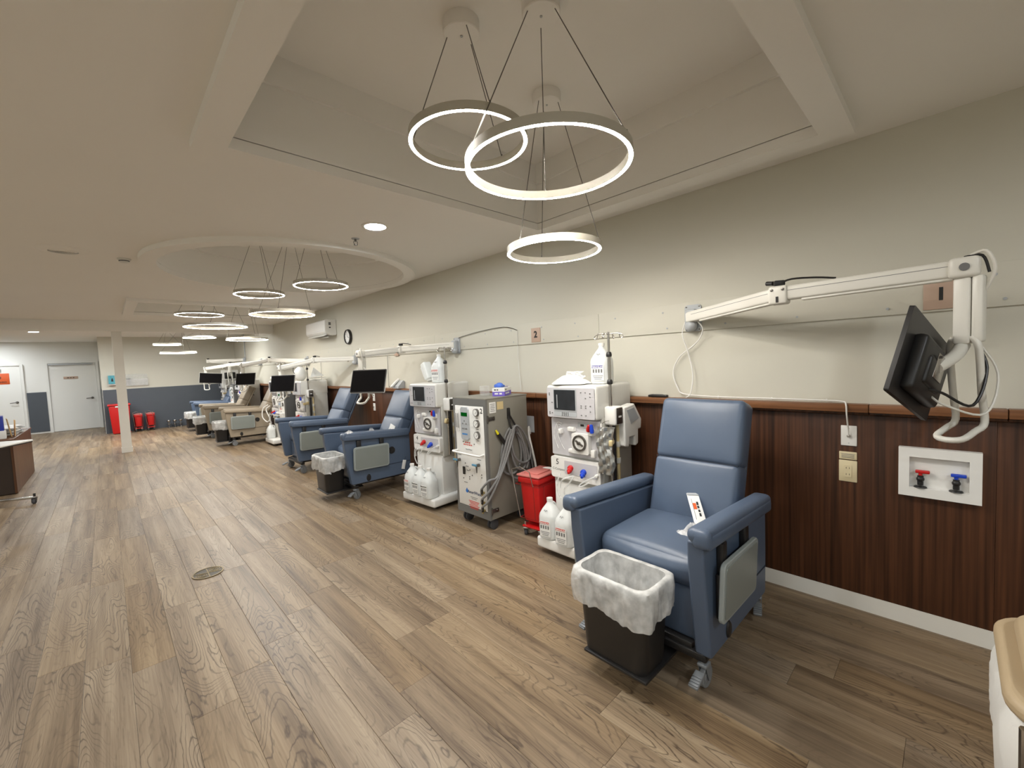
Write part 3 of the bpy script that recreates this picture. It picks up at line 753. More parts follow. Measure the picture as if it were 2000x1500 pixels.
# ================================================================== BLACK WASTE BINS WITH LINERS
def waste_bin(x, y, z, rz, label, seed, tint=None):
    rnd = random.Random(seed)
    root = thing('waste_bin', label, 'waste bin', (x, y, z), rz, 'black bins in front of the recliners')
    W1, D1, W0, D0, H = .245, .375, .20, .32, .39
    def ringp(w, d, z_, r=.045, k=5): return [(px, py, z_) for px, py in rrect(w, d, r, k)]
    g = G(); rings = [ringp(W0, D0, 0), ringp(W0+.004, D0+.004, .012), ringp(W1-.012, D1-.012, H-.03), ringp(W1, D1, H-.02), ringp(W1, D1, H), ringp(W1-.012, D1-.012, H), ringp(W0-.004, D0-.004, .015)]
    n = len(rings[0]); V = [p for r_ in rings for p in r_]
    Fc = [(j*n+i, j*n+(i+1) % n, (j+1)*n+(i+1) % n, (j+1)*n+i) for j in range(len(rings)-1) for i in range(n)]
    Fc += [tuple(reversed(range(n))), tuple(range((len(rings)-1)*n, len(rings)*n))]
    g.add(V, Fc).build('bin_body', M_black, root)
    # liner: dips inside, folds over the rim, crumpled skirt outside
    K = 120
    prof = [(-.085, .05), (-.055, .17), (-.022, .30), (-.012, .365), (-.011, .396), (.005, .400), (.016, .392), (.020, .36), (.022, .31), (.026, .265), (.024, .235)]
    V = []; ph = [rnd.uniform(0, 6.28) for _ in range(8)]
    for j, (off, zz) in enumerate(prof):
        f = zz/H; base = rperim(W0+(W1-W0)*f+2*off, D0+(D1-D0)*f+2*off, .05, K)
        for i in range(K):
            t = i/K; a = 2*PI*t
            amp = .010 if j < 2 else .004 if j == 2 else (.001 if j < 7 else .006)
            wob = amp*(math.sin(9*a+ph[0]+j*.8)+.6*math.sin(17*a+ph[1]-j*1.3)+.5*math.sin(31*a+ph[2]+j))
            ln = math.hypot(*base[i]); q = (base[i][0]*(1+wob/ln), base[i][1]*(1+wob/ln))
            dz = (.012*math.sin(3*a+ph[3])+.004*math.sin(11*a+ph[4])+.003*math.sin(23*a+ph[5]))*(1 if j >= 9 else (.4 if j >= 7 or j < 2 else 0.02))
            V.append((q[0], q[1], zz+dz))
    Fc = [(j*K+i, j*K+(i+1) % K, (j+1)*K+(i+1) % K, (j+1)*K+i) for j in range(len(prof)-1) for i in range(K)]
    Fc.append(tuple(range(K)))
    G().add(V, Fc).build('bin_liner', M_liner, root, angle=60)
    return root
def liner_knot(root, p, s=1.0):
    g = G()
    for k, (dx, dy, dz) in enumerate(((.0, .05, .012), (-.01, .055, -.02), (.012, .03, -.028))):
        g.tube([p, (p[0]+dx*.5, p[1]+dy*.5*s, p[2]+dz*.3), (p[0]+dx, p[1]+dy*s, p[2]+dz)], lambda t: .006+.009*t, 7, 4, flat=.35)
    g.build('liner_knot', M_bag, root)
b1 = waste_bin(1.672, 1.060, .1085, -.012, 'black waste bin with clear liner in front of the recliner that holds the syringe packet', 1); liner_knot(b1, (-.02, .215, .285))
b2 = waste_bin(1.802, 4.99, .1085, -.02, 'black waste bin with clear liner in front of the recliner with the white side tag', 2); liner_knot(b2, (-.07, -.19, .24), -.3)
b4 = waste_bin(1.663, 10.50, .1085, -.05, 'black waste bin with neat white liner rim before the taupe recliner by the hose machine', 3)
b5 = waste_bin(1.553, 12.24, .1085, -.03, 'black waste bin almost covered by its liner before the farther taupe recliner', 4)
b6 = waste_bin(1.592, 14.05, .1085, 0.0, 'black waste bin before the blue recliner closest to the slate wall', 5)

# ================================================================== GALLON JUGS
def jug_meshes():
    prof = [(.066, 0), (.074, .006), (.076, .02), (.076, .165), (.072, .185), (.055, .222), (.034, .252), (.022, .268), (.020, .292)]
    V = []; n = 24; Fc = []
    for j, (r, z) in enumerate(prof):
        sq = 1 if z < .19 else max(0, 1-(z-.19)/.06)          # body squarish, shoulders round
        for i in range(n):
            a = 2*PI*i/n; ca, sa = math.cos(a), math.sin(a)
            k = 1/max(abs(ca), abs(sa)); k = min(k, 1.20)
            rr = r*(1+(k-1)*.75*sq)
            V.append((rr*ca, rr*sa, z))
    Fc = [(j*n+i, j*n+(i+1) % n, (j+1)*n+(i+1) % n, (j+1)*n+i) for j in range(len(prof)-1) for i in range(n)] + [tuple(reversed(range(n)))]
    body = G().add(V, Fc).tube([(.025, .0, .262), (.062, .0, .245), (.080, 0, .20), (.074, 0, .165)], .011, 8, 4)
    liq = [(.0001, .004), (.070, .005), (.072, .02), (.072, .150), (.0001, .150)]
    return body.mesh('jug_body', M_jug), G().lathe([(.021, .282), (.0235, .284), (.0235, .304), (.0001, .306)], n=16, cap=False).mesh('jug_cap', M_white), G().lathe(liq, n=20, cap=False).mesh('liquid', mat('clear_concentrate', (.62, .66, .68, 1), .15, var=.02))
JM = jug_meshes()
def link_part(name, me, parent, M=None):
    o = bpy.data.objects.new(name, me); COL.objects.link(o); o.parent = parent
    if M is not None: o.matrix_local = M
    return o
def jug(x, y, z, rz, label, band=M_labelred, group='concentrate jugs', word=None, tilt=None):
    root = thing('concentrate_jug', label, 'jug', (x, y, z), rz, group)
    if tilt: root.rotation_euler = tilt
    link_part('jug_body', JM[0], root); link_part('jug_cap', JM[1], root); link_part('liquid', JM[2], root)
    lab = G().box((-.0795, 0, .085), (.0012, .094, .115)).build('jug_label', M_label, root, smooth=False)
    G().box((-.0805, .004, .130), (.0008, .084, .018)).build('label_band', band, lab, smooth=False)
    g = G()
    for k in range(4): g.box((-.0805, .034-.021*k, .098), (.0006, .012, .026))
    for k in range(3): g.box((-.0805, .0, .062-.012*k), (.0006, .080-.012*k, .004))
    o = g.build('label_print', M_inkgrey, lab, smooth=False); o['kind'] = 'stuff'
    if word: text('label_word', word, .020, M_label if band is not M_label else M_ink, lab, on_negx(-.0812, .004, .130), bold=.0004)
    G().tube([(-.066, .016, .216), (-.060, .008, .226), (-.067, .0, .214), (-.060, -.008, .226), (-.066, -.016, .218)], .0012, 5, 4).build('pen_mark', M_ink, root)
    return root

# ================================================================== DIALYSIS MACHINES  (front faces -X, origin on floor, body front at x = 0)
WB, DBODY, HT = .47, .42, 1.295
def dialysis(x, y, yaw, label, number=None, detail=True, knob=True, bags=True, cup=False, clamp_up=False):
    root = thing('dialysis_machine', label, 'dialysis machine', (x, y, 0), yaw, 'dialysis machines along the wall')
    hw = WB/2
    # wheeled base platform
    b = G().rbox((.13, 0, .082), (.58, .56, .085), .02, 3, sub=1).build('base_platform', M_white, root)
    G().rbox((.14, 0, .036), (.52, .50, .02), .006, 1).build('base_underside', M_black, b)
    for cx_ in (-.07, .34):
        for cy_ in (-.19, .19):
            c = G().rbox((cx_, cy_, .034), (.05, .03, .02), .004, 1).lathe([(.0001, -.014), (.030, -.014), (.033, 0), (.030, .014), (.0001, .014)], T(cx_, cy_, .033) @ RX(PI/2), n=18, cap=False).build('caster', M_black, root)
    # body: lower cabinet and the wider housing behind the panels
    G().rbox((.215, 0, .325), (.40, WB-.03, .42), .010, 2).build('lower_cabinet', M_white if detail else M_offw, root)
    G().rbox((.225, 0, .80), (.39, WB, .56), .012, 2).build('middle_housing', M_beigec, root)
    G().rbox((.20, 0, 1.17), (.46, WB, .25), .022, 3).build('upper_housing', M_offw, root)
    # control panel with screen
    cp = G().prism(rrect(WB-.03, .225, .012), -.004, .010, on_negx(-.028, 0, 1.165)).build('control_panel', M_panelg, root)
    G().prism(rrect(.215, .165, .005), 0, .004, on_negx(-.0385, .045, 1.185)).build('screen_bezel', M_lgrey, cp)
    G().prism(rrect(.200, .150, .003), 0, .003, on_negx(-.0420, .045, 1.187)).build('screen', M_lcd, cp)
    G().box((0, 0, 0), (.006, .10, .002), on_negx(-.0455, .115, 1.175)).build('screen_readout', M_lgrey, cp, smooth=False)
    G().prism(rrect(.215, .036, .004), 0, .002, on_negx(-.0385, .045, 1.082)).build('keypad', M_lgrey, cp)
    if detail:
        kb = G().rbox((0, 0, 0), (.004, .010, .007), .0015, 1).mesh('key', M_inkgrey)
        for i in range(4):
            for j in range(3): link_part('key', kb, cp, T(-.041, .070-.018*i, 1.092-.010*j))
        ks = [(-.105, 1.245), (-.145, 1.245), (-.185, 1.240), (-.185, 1.215), (-.145, 1.205), (-.105, 1.150), (-.145, 1.150), (-.185, 1.150), (-.105, 1.135), (-.145, 1.135), (-.185, 1.110), (-.105, 1.080), (-.145, 1.080), (.195, 1.235), (.195, 1.222), (.170, 1.165), (.195, 1.090), (.195, 1.078), (.170, 1.085)]
        for (yy, zz) in ks: link_part('key', kb, cp, T(-.040, yy, zz))
    # pump panel
    pp = G().prism(rrect(WB-.02, .285, .006), -.004, .008, on_negx(.018, 0, .895)).build('pump_panel', M_panelg, root)
    G().prism(rrect(.150, .150, .012), 0, .040, on_negx(.010, -.075, .865)).build('blood_pump', M_white, pp)
    G().lathe([(.048, 0), (.060, 0), (.060, .014), (.048, .014), (.048, 0)], on_negx(-.030, -.075, .872), n=28, cap=False).build('pump_ring', M_dsteel, pp)
    G().lathe([(.0001, .006), (.046, .006), (.046, 0)], on_negx(-.030, -.075, .872), n=24, cap=False).build('pump_rotor', M_white, pp)
    g = G().rbox((0, 0, .006), (.075, .014, .010), .004, 1, on_negx(-.034, -.075, .872) @ RZ(-.5)).cyl((0, 0, 0), (0, 0, .02), .012, n=14, M=on_negx(-.034, -.075, .872))
    g.build('pump_handle', M_dsteel, pp)
    for (yy, zz, w, h) in ((.018, .965, .06, .034), (.018, .80, .055, .03), (-.165, .955, .045, .05), (-.175, .80, .035, .055), (.125, .94, .028, .038)):
        G().rbox((0, 0, .015), (w, h, .034), .006, 1, on_negx(.012, yy, zz)).build('module_block', M_white, pp)
    G().prism(rrect(.085, .034, .003), 0, .004, on_negx(.010, -.075, .998)).build('pump_display', M_lgrey, pp)
    G().box((0, 0, .005), (.030, .016, .002), on_negx(.010, -.075, .998)).build('pump_readout', M_ink, pp, smooth=False)
    G().tube([(.008, .125, .98), (.004, .16, .985), (.004, .165, .93), (.004, .14, .86), (.004, .10, .80)], .003, 6, 4).build('blood_line', M_clear, pp)
    G().tube([(.004, .16, .80), (-.004, .19, .90), (.0, .16, 1.0), (.0, .11, 1.0)], .003, 6, 4).build('blood_line', M_clear, pp)
    if bags:
        gr = G().lathe([(.0001, 0), (.013, 0), (.016, .02), (.011, .05), (.0001, .055)], T(-.028, -.150, .965) @ RX(.35) @ RY(-.2), n=12, cap=False).build('red_clip', M_red, pp)
        G().lathe([(.0001, 0), (.013, 0), (.016, .02), (.012, .06), (.0001, .065)], T(-.032, -.188, .955) @ RX(-.1), n=12, cap=False).build('blue_clip', M_bluec, pp)
    # connector panel, slightly proud, with red and blue ports
    np_ = G().prism(rrect(WB-.01, .165, .02), -.02, .020, on_negx(.012, 0, .655)).build('connector_panel', M_white, root)
    G().prism(rrect(.30, .10, .006), 0, .002, on_negx(-.0085, -.055, .665)).build('connector_plate', M_panelg, np_)
    for nm, yy, zz, m_ in (('red_connector', .035, .668, M_red), ('blue_connector', -.085, .655, M_bluec)):
        G().lathe([(.0001, 0), (.022, 0), (.024, .012), (.015, .020), (.013, .040), (.019, .046), (.019, .056), (.011, .062), (.010, .085), (.0001, .087)], on_negx(-.010, yy, zz) @ RX(.25) @ RY(.45), n=16, cap=False).build(nm, m_, np_)
    G().lathe([(.0001, 0), (.012, 0), (.012, .02), (.0001, .022)], on_negx(-.010, -.205, .645), n=12, cap=False).build('white_port', M_white, np_)
    tubes = (([(-.085, .075, .645), (-.10, .09, .58), (-.10, .095, .50), (-.09, .07, .44)], .0055), ([(-.085, -.05, .635), (-.10, -.02, .58), (-.10, .03, .52), (-.08, .04, .43)], .0055),
             ([(-.02, -.205, .645), (-.06, -.18, .63), (-.07, -.10, .58), (-.075, -.10, .56), (-.07, -.17, .60)], .005), ([(-.085, -.05, .635), (-.12, .03, .60), (-.11, .06, .53)], .0055))
    for P_, rr in tubes: G().tube(P_, rr, 8, 5).build('concentrate_tube', M_clear, np_)
    if number: text('machine_number', number, .062, M_ink, np_, on_negx(-.0085, .165, .695))
    text('maker_lettering', 'C-Compass', .026, M_inkgrey, np_, on_negx(-.0085, .155, .640))
    # heparin / motor box with IV pole on the right side, cuff holder below
    sy = -hw-.05
    bx_ = G().rbox((.10, sy, 1.075), (.105, .095, .135), .018, 3).build('pole_clamp', M_white, root)
    G().rbox((.10, sy-.049, 1.075), (.075, .006, .115), .004, 1).build('clamp_keypad', M_dsteel, bx_)
    G().box((.10, sy-.053, 1.070), (.034, .002, .012)).build('keypad_label', M_label, bx_, smooth=False)
    pole = G().cyl((.08, sy+.01, .55), (.08, sy+.01, 1.50), .0125, n=14).cyl((.08, sy+.01, 1.50), (.08, sy+.01, 1.67), .009, n=12).build('iv_pole', M_chrome, root)
    for zz in (1.51, 1.315):
        G().lathe([(.013, -.016), (.019, -.014), (.021, 0), (.017, .016), (.012, .02)], T(.08, sy+.01, zz), n=16, cap=False).build('pole_collar', M_black, pole)
    for a in (0.2, 0.2+PI/2, 0.2+PI, 0.2+1.5*PI):
        M = T(.08, sy+.01, 1.655) @ RZ(a)
        G().tube([(0, 0, 0), (.055, 0, .004), (.092, 0, -.004), (.108, 0, -.018), (.100, 0, -.030), (.085, 0, -.022), (.078, 0, .010)], .0032, 6, 4, M=M).build('iv_hook', M_chrome, pole)
    G().cyl((.10, sy+.005, .58), (.10, sy+.005, 1.01), .016, n=12).build('pole_sleeve', M_black, root)
    G().tube([(.145, sy+.0, 1.00), (.145, sy, .80), (.150, sy, .60), (.152, sy+.005, .45)], .012, 8, 3).build('drain_hose', M_tan, root)
    for zz in (.86, .74):
        G().lathe([(.018, -.02), (.020, 0), (.018, .02)], T(.147, sy, zz), n=14, cap=True).build('hose_joint', M_beigec, root)
    zt_ = .90
    Mk = T(.05, sy, zt_) @ (RY(.3) @ RZ(.7) if clamp_up else RZ(.5))
    ck = G().rbox((-.05, -.01, 0), (.12, .028, .045 if not clamp_up else .05), .010, 2, Mk).cyl((.0, .0, -.02), (.0, 0, .03), .022, n=14, M=Mk).build('dialyser_holder', M_tan, root)
    G().rbox((-.05, -.027, .0), (.05, .006, .02), .002, 1, Mk).build('holder_latch', M_ivory, ck)
    if cup:
        # white moulded wand holder on the side
        Mh = T(.24, sy-.02, 1.0)
        poly = [(-.09, .13), (.055, .145), (.155, .02), (.145, -.055), (.105, -.055), (.100, -.16), (.062, -.175), (.052, -.10), (-.02, -.10), (-.03, -.17), (-.085, -.155)]
        h = G().prism(poly, -.03, .035, Mh @ RX(PI/2)).build('wand_holder', M_white, root)
        bv = h.modifiers.new('bevel', 'BEVEL'); bv.width = .010; bv.segments = 2; bv.limit_method = 'ANGLE'
        G().prism([(-.055, .105), (.045, .115), (.11, .03), (.0, .0)], .0345, .037, Mh @ RX(PI/2)).build('holder_recess', M_lgrey, h)
    return root

# machine numbered 5, next to the first recliner
m5 = dialysis(2.505, 1.965, 0.0, 'white dialysis machine numbered 5 beside the red sharps container', '5', cup=True)
# crinkled silver drug bag hanging from its pole
fb = thing('foil_bag', 'crinkled silver foil bag hanging on the machine numbered 5', 'bag', (2.478, 1.672, 1.01))
def crumple(w, h, nx, nz, amp, seed, M, taper=0.0):
    rnd = random.Random(seed); V = []; ph = [rnd.uniform(0, 6.28) for _ in range(10)]
    side = []
    for s in (1, -1):
        for j in range(nz+1):
            for i in range(nx+1):
                u, v = i/nx-.5, j/nz
                bul = (1-(2*u)**2)*min(1, 4*v*(1-v)+.15)
                d = s*(.004+amp*bul*.9) + amp*.7*(math.sin(9*u+13*v+ph[0])*math.sin(17*v+ph[1]) + .6*math.sin(23*u-11*v+ph[2]) + .4*math.sin(37*v+29*u+ph[3]))
                ww = w*(1-taper*(1-v)) * (1+.06*math.sin(7*v+ph[4]))
                V.append((d, u*ww + .012*math.sin(8*v+ph[5]), (v-1)*h))
    m_ = (nx+1)*(nz+1); Fc = []
    for s in (0, 1):
        for j in range(nz):
            for i in range(nx):
                a = s*m_+j*(nx+1)+i; q = (a, a+1, a+nx+2, a+nx+1)
                Fc.append(q if s else tuple(reversed(q)))
    rim = [i for i in range(nx+1)] + [j*(nx+1)+nx for j in range(1, nz+1)] + [nz*(nx+1)+i for i in range(nx-1, -1, -1)] + [j*(nx+1) for j in range(nz-1, 0, -1)]
    for a, b in zip(rim, rim[1:]+rim[:1]): Fc.append((a, b, b+m_, a+m_))
    return V, Fc
V, Fc = crumple(.135, .335, 10, 24, .012, 4, I4, .12); G().add(V, Fc).build('bag_body', M_foil, fb, angle=25)
G().cyl((0, .030, -.004), (0, .030, .02), .006, n=10).build('bag_clip', M_white, fb)
G().tube([(0, .030, .016), (.035, .022, .030), (.078, .012, .032)], .0022, 6, 4).build('hanger_wire', M_chrome, fb)
jug(2.405, 2.145, .126, .15, 'red-labelled concentrate jug on the machine 5 base, next to the red sharps bin', word='NaturaLyte')
jug(2.38, 1.965, .126, .1, 'red-labelled concentrate jug on the machine 5 base, partly behind the recliner arm', word='NaturaLyte')
jug(2.70, 1.83, 1.296, .2, 'blue-labelled jug on top of the machine numbered 5', M_labelblue, word='NaturaLyte')
V, Fc = crumple(.32, .30, 14, 14, .012, 9, I4)
bag5 = thing('white_plastic_bag', 'slack white plastic bag lying on top of the machine numbered 5', 'plastic bag', (2.60, 2.055, 1.302))
g = G()
Vd = []; nn, mm = 24, 10
for j in range(mm+1):
    for i in range(nn):
        a = 2*PI*i/nn; r_ = (1-j/mm); w_ = 1+.08*math.sin(5*a)+.05*math.sin(9*a+1)
        Vd.append((.13*r_*w_*math.cos(a), .17*r_*w_*math.sin(a), .058*(1-r_**2.2)*(1+.12*math.sin(4*a+3*r_))+.004*math.sin(11*a+9*r_)*(r_ < .95)))
g.add(Vd, [(j*nn+i, j*nn+(i+1) % nn, (j+1)*nn+(i+1) % nn, (j+1)*nn+i) for j in range(mm) for i in range(nn)]).build('bag_body', mat('white_film', (.80, .79, .75, 1), .35, var=.05, scale=20, bump=.5, bscale=40), bag5, angle=60)
V, Fc = crumple(.16, .055, 14, 8, .010, 12, I4); G().add(V, Fc, T(.03, -.02, .092)).build('clear_fold', M_bag, bag5, angle=60)

# machine numbered 4
m4 = dialysis(2.44, 3.90, .07, 'white dialysis machine numbered 4 beside the grey water cabinet', '4', clamp_up=True)
jug(2.335, 4.06, .126, .0, 'red-labelled jug on the machine 4 base, closest to the blue recliner', word='NaturaLyte')
jug(2.335, 3.895, .126, .1, 'black-lettered jug on the machine 4 base, in the middle of the three', M_label, word='NaturaLyte')
jug(2.335, 3.73, .126, .15, 'black-lettered jug on the machine 4 base, closest to the grey water cabinet', M_label, word='NaturaLyte')
jug(2.62, 3.86, 1.296, .3, 'red-labelled jug standing on top of the machine numbered 4', word='NaturaLyte')
# tipped white pitcher next to it
pt = thing('white_pitcher', 'white plastic pitcher leaning against the jug on machine 4', 'pitcher', (2.60, 4.03, 1.345))
pt.rotation_euler = (-.42, 0, 0)
G().rbox((0, 0, .085), (.10, .085, .20), .018, 3).build('pitcher_body', M_jug, pt)
G().lathe([(.0001, -.02), (.03, -.02), (.03, .0), (.02, .012)], T(0, .01, -.012), n=16, cap=False).build('pitcher_lid', M_white, pt)
G().tube([(0, .045, .02), (0, .085, .05), (0, .092, .13), (0, .10, .17)], .013, 8, 4).build('pitcher_handle', M_white, pt)

# ================================================================== WATER TREATMENT CABINETS (front faces -X, front plane x = 0)
def twin_caster(root, x, y, r=.045):
    g = G().rbox((x, y, r*1.7), (.05, .03, .03), .008, 1).cyl((x, y, r*1.8), (x, y, r*2+.02), .012, n=10)
    o = g.build('caster', M_rubber, root)
    for s in (-1, 1):
        G().lathe([(.0001, -.011), (r*.8, -.011), (r, -.006), (r, .006), (r*.8, .011), (.0001, .011)], T(x, y+s*.021, r) @ RX(PI/2), n=22, cap=False).build('wheel', M_rubber, o)
def water_cabinet(x, y, yaw, label, number, hoses=True, width=.47, dark=False):
    root = thing('water_cabinet', label, 'water cabinet', (x, y, 0), yaw, 'water treatment cabinets')
    W_, D_, Z0, Z1 = width, .505, .105, 1.17
    hw = W_/2
    mc = M_cab if not dark else mat('cabinet_charcoal', srgb(74, 74, 74), .5, .1)
    G().rbox((D_/2+.008, 0, (Z0+Z1)/2), (D_-.016, W_, Z1-Z0), .004, 1).build('cabinet_body', mc, root)
    g = G()
    g.box((.006, 0, Z1-.030), (.024, W_, .060)).box((.006, 0, Z0+.035), (.024, W_, .07))
    for s in (-1, 1): g.box((.006, s*(hw-.016), (Z0+.07+Z1-.06)/2), (.024, .032, Z1-.06-Z0-.07))
    g.build('front_frame', M_cabt, root)
    G().rbox((D_/2, 0, Z1+.004), (D_+.01, W_+.006, .012), .003, 1).build('cabinet_lid', M_cab if not dark else MATS['cabinet_charcoal'], root)
    fp = G().rbox((.0, 0, (Z0+.07+Z1-.06)/2), (.014, W_-.062, Z1-Z0-.135), .003, 1).build('front_panel', M_white, root)
    # two flow meters
    for yy in (.182, .152):
        G().rbox((-.016, yy, .965), (.020, .022, .20), .006, 1).build('flow_meter', M_acry, fp)
        G().cyl((-.018, yy, .90), (-.018, yy, 1.035), .004, n=8).build('flow_tube', M_inkgrey, fp)
    # controller
    cpn = G().prism([(.056, .13), (.056, -.13), (.044, -.145), (-.044, -.145), (-.056, -.13), (-.056, .13), (-.040, .15), (.040, .15)], 0, .016, on_negx(-.007, .050, .945)).build('controller', M_lgrey, fp)
    G().box((0, .085, .017), (.088, .034, .002), on_negx(-.007, .050, .945)).build('lcd_display', M_greenlcd, cpn, smooth=False)
    for (a, b) in ((-.025, .0), (.025, .0), (.0, .025), (-.03, -.045), (-.008, -.045), (.016, -.045), (.032, -.045)):
        G().rbox((a, b, .017), (.012, .012, .003), .001, 1, on_negx(-.007, .050, .945)).build('controller_key', M_cabt, cpn)
    G().box((0, -.095, .0165), (.075, .014, .001), on_negx(-.007, .050, .945)).build('controller_stripe', mat('logo_blue', srgb(70, 130, 190), .5), cpn, smooth=False)
    # three pressure gauges
    for zz in (1.055, .955, .852):
        gg = G().lathe([(.0001, 0), (.034, 0), (.034, .020), (.029, .022)], on_negx(-.007, -.118, zz), n=24, cap=False).build('pressure_gauge', M_dsteel, fp)
        G().lathe([(.0001, .0205), (.029, .0205)], on_negx(-.007, -.118, zz), n=24, cap=False).build('gauge_dial', M_label, gg)
        G().box((.007, .006, .0215), (.003, .026, .001), on_negx(-.007, -.118, zz) @ RZ(-.7)).build('gauge_needle', M_ink, gg, smooth=False)
        G().box((-.0, -.050, .0005), (.03, .006, .001), on_negx(-.007, -.118, zz)).build('gauge_caption', M_inkgrey, fp, smooth=False)
    if number: text('cabinet_number', number, .062, M_ink, fp, on_negx(-.0075, -.178, 1.068), bold=.0012)
    for k in range(2): ink('warning_text', .08+.05*k, .011, M_inkred, fp, on_negx(-.0075, .035, .770-.020*k))
    G().box((0, 0, 0), (.13, .03, .001), on_negx(-.0078, .03, .708)).build('maker_sticker', M_label, fp, smooth=False)
    text('sticker_lettering', 'AmeriWater', .018, M_inkgrey, fp, on_negx(-.0086, .02, .708))
    # push bar
    G().tube([(-.004, hw-.04, .685), (-.050, hw-.035, .685), (-.060, hw-.05, .682), (-.062, 0, .680), (-.060, -hw+.06, .680), (-.050, -hw+.045, .682), (-.004, -hw+.05, .684)], .0085, 10, 4).build('push_bar', M_white, root)
    # two sample valves
    for yy, zz in ((.165, .598), (-.115, .585)):
        v = G().cyl((-.005, yy, zz), (-.045, yy, zz), .014, n=12).cyl((-.038, yy, zz-.005), (-.038, yy, zz-.065), .009, .004, n=10).build('sample_valve', M_dsteel, fp)
        G().rbox((-.048, yy+.018, zz+.004), (.014, .062, .018), .004, 1).build('valve_lever', mat('valve_blue', srgb(88, 140, 168), .4), v)
    G().prism([(.012, .035), (.018, 0), (.012, -.035), (-.012, -.035), (-.012, .035)], 0, .012, on_negx(-.006, .105, .505)).build('power_switch', M_black, fp)
    for yy, zz in ((.085, .575), (.02, .52), (.12, .43), (.03, .455), (-.01, .475), (.03, .435), (-.145, .50), (-.145, .475), (-.10, .66), (.10, .775), (-.06, .765)):
        G().lathe([(.0001, .005), (.005, .004), (.006, 0)], on_negx(-.007, yy, zz), n=8, cap=False).build('panel_screw', M_dsteel, fp)
    for yy, zz, w in ((.06, .548, .04), (.05, .512, .035), (.09, .395, .05), (-.118, .632, .05), (.165, .645, .05)):
        G().box((0, 0, 0), (w, .006, .0008), on_negx(-.0076, yy, zz)).build('panel_caption', M_inkgrey, fp, smooth=False)
    # logo: water drop and name
    drop = [(.018*math.sin(a)*(1 if math.cos(a) < 0 else (1-math.cos(a))**.7*1.0+.0), -.018*math.cos(-a)*-1*(1.6 if math.cos(a) > 0 else 1)) for a in [2*PI*i/24 for i in range(24)]]
    G().prism([(px_, pz_) for px_, pz_ in drop][::-1], 0, .001, on_negx(-.0072, .080, .318)).build('logo_drop', mat('logo_blue2', srgb(40, 110, 190), .5), fp, smooth=False)
    text('logo_lettering', 'AmeriWater', .040, mat('logo_navy', srgb(40, 54, 86), .5), fp, on_negx(-.0075, -.035, .314), bold=.0006)
    for k, w in enumerate((.10, .07)): G().box((0, 0, 0), (w, .005, .0008), on_negx(-.0076, -.02, .270-.014*k)).build('panel_caption', M_inkgrey, fp, smooth=False)
    for k in range(6): G().box((0, 0, 0), (.15-.02*(k % 3), .006, .0008), on_negx(-.0076, -.015, .232-.013*k)).build('notice_line', M_inkred, fp, smooth=False)
    # hose fittings low on the front
    for zz in (.345, .255, .185):
        G().cyl((-.004, -.165, zz), (-.035, -.165, zz), .012, n=10).cyl((-.03, -.165, zz+.02), (-.03, -.165, zz-.02), .009, n=10).build('hose_fitting', mat('brass', srgb(178, 160, 110), .35, .8), fp)
    # hinges and latches on the right side
    for zz in (1.0, .185):
        hg = G().rbox((.055, -hw-.004, zz), (.075, .010, .034), .003, 1).cyl((.012, -hw-.006, zz-.03), (.012, -hw-.006, zz+.03), .008, n=10).build('latch', M_dsteel, root)
        G().cyl((.075, -hw-.008, zz), (.075, -hw-.014, zz), .010, n=12).build('latch_button', M_chrome, hg)
    # stickers on the side
    G().box((.075, -hw-.0012, 1.095), (.075, .0016, .095)).build('side_sticker', M_label, root, smooth=False)
    g = G()
    for k in range(5): g.box((.075, -hw-.0024, 1.125-.015*k), (.055-.008*(k % 2), .0008, .005))
    o = g.build('sticker_print', M_inkgrey, root, smooth=False); o['kind'] = 'stuff'
    G().box((.165, -hw-.0012, 1.105), (.075, .0016, .07)).build('side_note', M_tan, root, smooth=False)
    for cx_ in (.07, D_-.06):
        for cy_ in (-hw+.06, hw-.06): twin_caster(root, cx_, cy_)
    if hoses:
        ys = -hw
        hk = G().rbox((.255, ys-.012, 1.025), (.03, .022, .10), .008, 1).tube([(.245, ys-.02, 1.0), (.245, ys-.035, .93), (.255, ys-.045, .885)], .009, 8, 3).tube([(.262, ys-.02, 1.0), (.30, ys-.032, .93), (.325, ys-.045, .865)], .009, 8, 3).build('hose_strap', M_black, root)
        wn = G().tube([(.105, ys-.025, .86), (.15, ys-.03, .80), (.19, ys-.035, .745)], .017, 10, 3).build('wand_grip', M_black, root)
        G().cyl((.105, ys-.025, .86), (.085, ys-.022, .895), .012, .008, n=10).build('wand_tip', mat('yellow_tip', srgb(226, 214, 40), .4), wn)
        loops = [(.27, .30, -.02, .47), (.28, .25, .03, .42), (.285, .20, .06, .50), (.285, .26, .09, .56)]
        for k, (cx_, wx_, dx_, zb) in enumerate(loops):
            yy = ys-.022-.017*k
            zt2 = .895+.006*k; P_ = []
            for q in range(12):
                a_ = 2*PI*q/12; dn = (1-math.cos(a_))/2          # 0 at the strap, 1 at the bottom of the loop
                P_.append((cx_+dx_*dn+wx_*.5*math.sin(a_)*(.55+.45*dn), yy-.006*math.sin(a_), zt2+(zb-zt2)*dn))
            G().tube(P_, .0105, 8, 4, closed=True).build('hose_loop', M_hose, root)
        for k, zz in enumerate((.345, .255, .185)):
            yy = -.165
            P_ = [(-.034, yy, zz), (-.055, yy-.03, zz+.05), (-.03, ys-.035, zz+.13), (.05+.02*k, ys-.055-.010*k, .50+.02*k), (.13+.03*k, ys-.055-.010*k, .68+.02*k), (.20+.02*k, ys-.05-.010*k, .82), (.27, ys-.045-.010*k, .895)]
            G().tube(P_, .0105, 8, 5).build('supply_hose', M_hose, root)
            G().tube(P_[:2], .012, 8, 1).build('hose_end', M_black, root)
